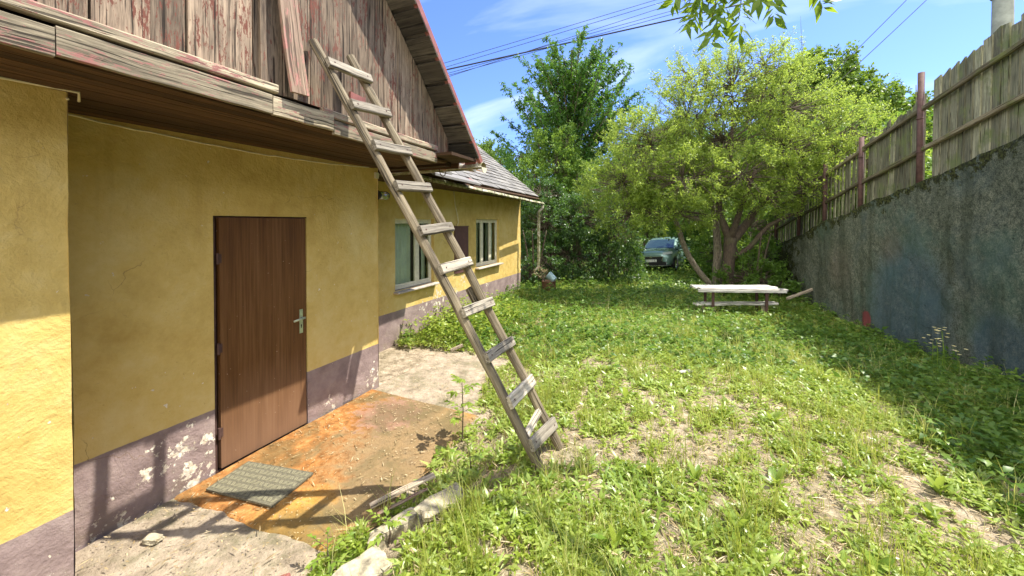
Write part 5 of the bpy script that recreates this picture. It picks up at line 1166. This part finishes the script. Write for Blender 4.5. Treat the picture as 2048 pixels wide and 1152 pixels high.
def rosette(name, x, y, n, L, Wd, label, el=(.5, 1.2), m='dock', group='broad-leaved weeds standing out of the grass'):
    z = gzf(x, y); mb = MB()
    for i in range(n):
        v, f = longleaf((x + random.uniform(-.01, .01), y + random.uniform(-.01, .01), z - .005), 2 * math.pi * i / n + random.uniform(-.4, .4), random.uniform(*el), L * random.uniform(.6, 1.1), Wd * random.uniform(.8, 1.15), curl=random.uniform(.3, 1.1), wav=.002)
        mb.add(v, f, None, random.uniform(.2, 1))
    o = mb.build(name, M[m], None, True, fixn=False); tag(o, label, 'weed', group)
RO = [(.088, 4.2, 'tuft of upright dock leaves right of the ladder in mid yard'), (-.16, 2.76, 'dock plant right of the ladder foot'), (1.09, 3.30, 'large dock rosette in the right middle of the yard'), (.33, 2.43, 'tall-leaved dock nearest the bottom centre'),
      (1.47, 5.29, 'dock with long bright leaf pair out in the yard toward the wall'), (2.12, 4.12, 'dock on the shade line at the right edge'), (.60, 2.98, 'dock among bare soil patches near the bottom middle'), (1.53, 3.29, 'leaning dock plant by the lower right soil patch'),
      (2.2, 3.9, 'dock with broad leaves at the far right edge'), (-.29, 2.06, 'dock at the bottom of the picture left of centre'), (.12, 2.83, 'small dock between the bottom soil patches'), (1.36, 3.0, 'dock with drooping leaves near the lower right'),
      (.9, 2.4, 'dock plant on bare soil at the bottom right'), (.75, 3.9, 'dock plant in the centre of the sunny yard'), (1.9, 4.8, 'dock plant just outside the wall shade'), (-.45, 3.9, 'dock plant behind the ladder foot'), (1.75, 2.75, 'dock plant at the bottom right corner'), (2.3, 3.35, 'dock plant with a curled leaf in the right corner'), (2.75, 5.6, 'shaded dock plant close to the concrete wall')]
for i, (x, y, lab) in enumerate(RO):
    rosette('dock_plant', x, y, random.randint(5, 9), random.uniform(.11, .19) if i != 4 else .30, random.uniform(.035, .055), lab, (.25, 1.45))
def yellowflowers():
    pts = [(2.93, 6.5), (3.0, 6.35), (2.85, 6.2), (2.8, 6.0), (2.95, 6.05)]
    labs = ['leftmost of the small yellow flowers by the concrete wall', 'tallest of the small yellow flowers by the concrete wall', 'middle one of the small yellow flowers by the wall', 'lowest of the small yellow flowers by the wall', 'rightmost of the small yellow flowers by the wall']
    for (x, y), lab in zip(pts, labs):
        z = gzf(x, y); root = empty('yellow_flower', (x, y, z), lab, 'flower', 'yellow flowers by the concrete wall'); h = random.uniform(.35, .6); top = Vector((x + random.uniform(-.06, .06), y + random.uniform(-.06, .06), z + h))
        mb = MB(); mb.tube([(x, y, z), Vector((x, y, z)).lerp(top, .6) + Vector((.01, 0, 0)), top], [.004, .003, .002], 5); mb.build('stem', M['dock'], root)
        for c in range(5):
            mb = MB(); cc = top + Vector((random.uniform(-.07, .07), random.uniform(-.07, .07), random.uniform(-.05, .04)))
            for k in range(7):
                v, f = longleaf(cc, k * .9, .4, .022, .011, 3); mb.add(v, f)
            mb.build('flower_head', M['flower'], root, fixn=False)
yellowflowers()
def sapling(x, y, z, h, nleaf, label, ls=.075, name='leafy_sapling', lean=(0, 0)):
    root = empty(name, (x, y, z), label, 'sapling'); top = Vector((x + lean[0], y + lean[1], z + h))
    mb = MB(); b = Vector((x, y, z)); mb.tube([b, b.lerp(top, .5) + Vector((.012, .0, 0)), top], [.006, .005, .0025], 6); P = []; D = []
    for i in range(nleaf):
        t = .25 + .75 * i / (nleaf - 1); p = b.lerp(top, t); az = i * 2.4; pl = .15 * (1.15 - .5 * t); q = p + Vector((math.cos(az) * pl, math.sin(az) * pl, .05)); mb.tube([p, q], [.002, .0012], 4)
        for k in range(7):
            s = k / 6; c = p.lerp(q, .35 + .65 * s); a2 = az + (1 if k % 2 else -1) * .95 * (1 - s * .9); P.append(c); D.append(Vector((math.cos(a2), math.sin(a2), .1 + random.uniform(-.2, .2))))
    mb.build('stem', M['bark'], root); P = np.array(P); D = np.array(D); n = len(P); L = ls * rng.uniform(.7, 1.2, n)
    V, F, r = leafmesh(P, D, np.tile([0, 0, 1.], (n, 1)) + rng.normal(size=(n, 3)) * .2, L, L * .5, rng.uniform(.4, 1, n), .15, .2); bulk('leaves', V, F, r, M['dock'], root)
sapling(-1.80, 3.03, .0, .57, 11, 'young sapling with compound leaves left of the ladder foot')
sapling(-1.62, 1.85, .02, .16, 6, 'small fresh green seedling at the near edge of the orange slab', .05)
sapling(-1.85, 1.60, .02, .10, 5, 'tiny green seedling by the slab corner at the bottom', .045)
sapling(-1.45, 2.55, .03, .22, 7, 'low leafy seedling in the grass at the slab edge', .06)
# ------------------------------------------------------------------ stones, debris
def rock(name, c, sz, rotz, label, m='stone', cat='stone', seed=0, tilt=0.):
    mb = MB(); n = 10; vs = []; fs = []
    import bmesh
    bm = bmesh.new(); bmesh.ops.create_cube(bm, size=1.); bmesh.ops.subdivide_edges(bm, edges=bm.edges, cuts=5, use_grid_fill=True)
    Rm = Matrix.Rotation(rotz, 3, 'Z') @ Matrix.Rotation(tilt, 3, 'X')
    for v in bm.verts:
        p = v.co.copy(); q = Vector((abs(p.x) * 2, abs(p.y) * 2, abs(p.z) * 2)); l = (q.x**7 + q.y**7 + q.z**7) ** (1/7); p = p / max(l, .01) * 1.0
        p += Vector([mnoise.noise(p * 2.2 + Vector((seed * 7 + k * 3, k, seed))) for k in range(3)]) * .16
        p += Vector([mnoise.noise(p * 7 + Vector((seed * 3 + k * 5, k, seed))) for k in range(3)]) * .035
        v.co = Rm @ Vector((p.x * sz[0], p.y * sz[1], p.z * sz[2])) + Vector(c)
    me = bpy.data.meshes.new(name); bm.to_mesh(me); bm.free(); me.materials.append(M[m]); o = link(name, me); tag(o, label, cat); return o
rock('flat_stone', (-1.42, 2.12, .165), (.15, .28, .05), -.5, 'pale flat stone lying on the slab edge in the grass', seed=1, tilt=.12)
rock('long_stone', (-1.64, 1.93, .05), (.10, .34, .11), -.35, 'long mossy grey edging stone beside the orange slab', seed=2)
rock('edge_stone', (-1.56, 1.55, .09), (.19, .32, .12), -.2, 'rounded pale stone nearest the bottom of the picture', seed=3)
def debris():
    def pl(name, a, b, w, h, m, label, cat, **k):
        mb = MB(); mb.beam(a, b, w, h, seg=6, jit=.003, bev=.004, **k); tag(mb.build(name, M[m]), label, cat)
    pl('rotten_board', (-1.93, 2.02, .06), (-1.68, 2.42, .10), .05, .02, 'oldwood', 'short rotten board lying between slab and grass', 'board')
    pl('wood_splinter', (-1.80, 1.95, .09), (-1.62, 2.25, .12), .025, .015, 'gable', 'dark wood splinter next to the flat stone', 'wood')
    pl('old_log', (2.35, 10.7, .26), (3.0, 11.2, .46), .06, .05, 'oldwood', 'grey old plank propped against the wall right of the table', 'log')
    pl('white_scrap', (.02, 4.86, .27), (.17, 4.93, .29), .07, .01, 'white', 'white scrap lying in the grass in mid yard', 'scrap')
    pl('white_stick', (.25, 4.02, .28), (.50, 4.12, .29), .015, .01, 'white', 'thin pale stick lying in the grass in mid yard', 'stick')
    pl('wood_chunk', (-3.23, 5.1, .03), (-3.08, 5.22, .09), .05, .04, 'oldwood', 'small brown wood chunk at the corner of the wing plinth', 'wood')
    mb = MB()
    tag(rock('plaster_lump', (-3.0, 1.30, .03), (.10, .06, .03), .3, 'white lump of fallen plaster near the near wall corner', 'stone', 'rubble', 9))
    rock('brick_fragment', (-2.0, 1.42, .03), (.09, .05, .03), .9, 'broken reddish fragment at the bottom of the path', 'redmetal', 'rubble', 11)
debris()
def drygrass_planter():
    x, y, z = -3.6, 10.7, gzf(-3.5, 10.7) + .30; P = []; D = []
    root = empty('dry_plant', (x, y, z), 'dried brown plant growing out of the rusty drum', 'plant'); mb = MB()
    for i in range(16):
        t = Vector((x + random.uniform(-.25, .22), y + random.uniform(-.15, .15), z + random.uniform(.12, .42))); mb.tube([(x + .05, y, z), Vector((x, y, z)).lerp(t, .5) + Vector((0, 0, .05)), t], [.004, .003, .002], 4)
        for k in range(9): P.append(np.array(t) + rng.normal(size=3) * .03); D.append(rng.normal(size=3))
    mb.build('stems', M['bark'], root); P = np.array(P); n = len(P); L = rng.uniform(.03, .06, n); V, F, r = leafmesh(P, np.array(D), rng.normal(size=(n, 3)), L, L * .6, rng.random(n)); bulk('leaves', V, F, r, M['dry'], root)
drygrass_planter()
print('leaves', nl, 'cover', nb, 'objects', len(bpy.data.objects))
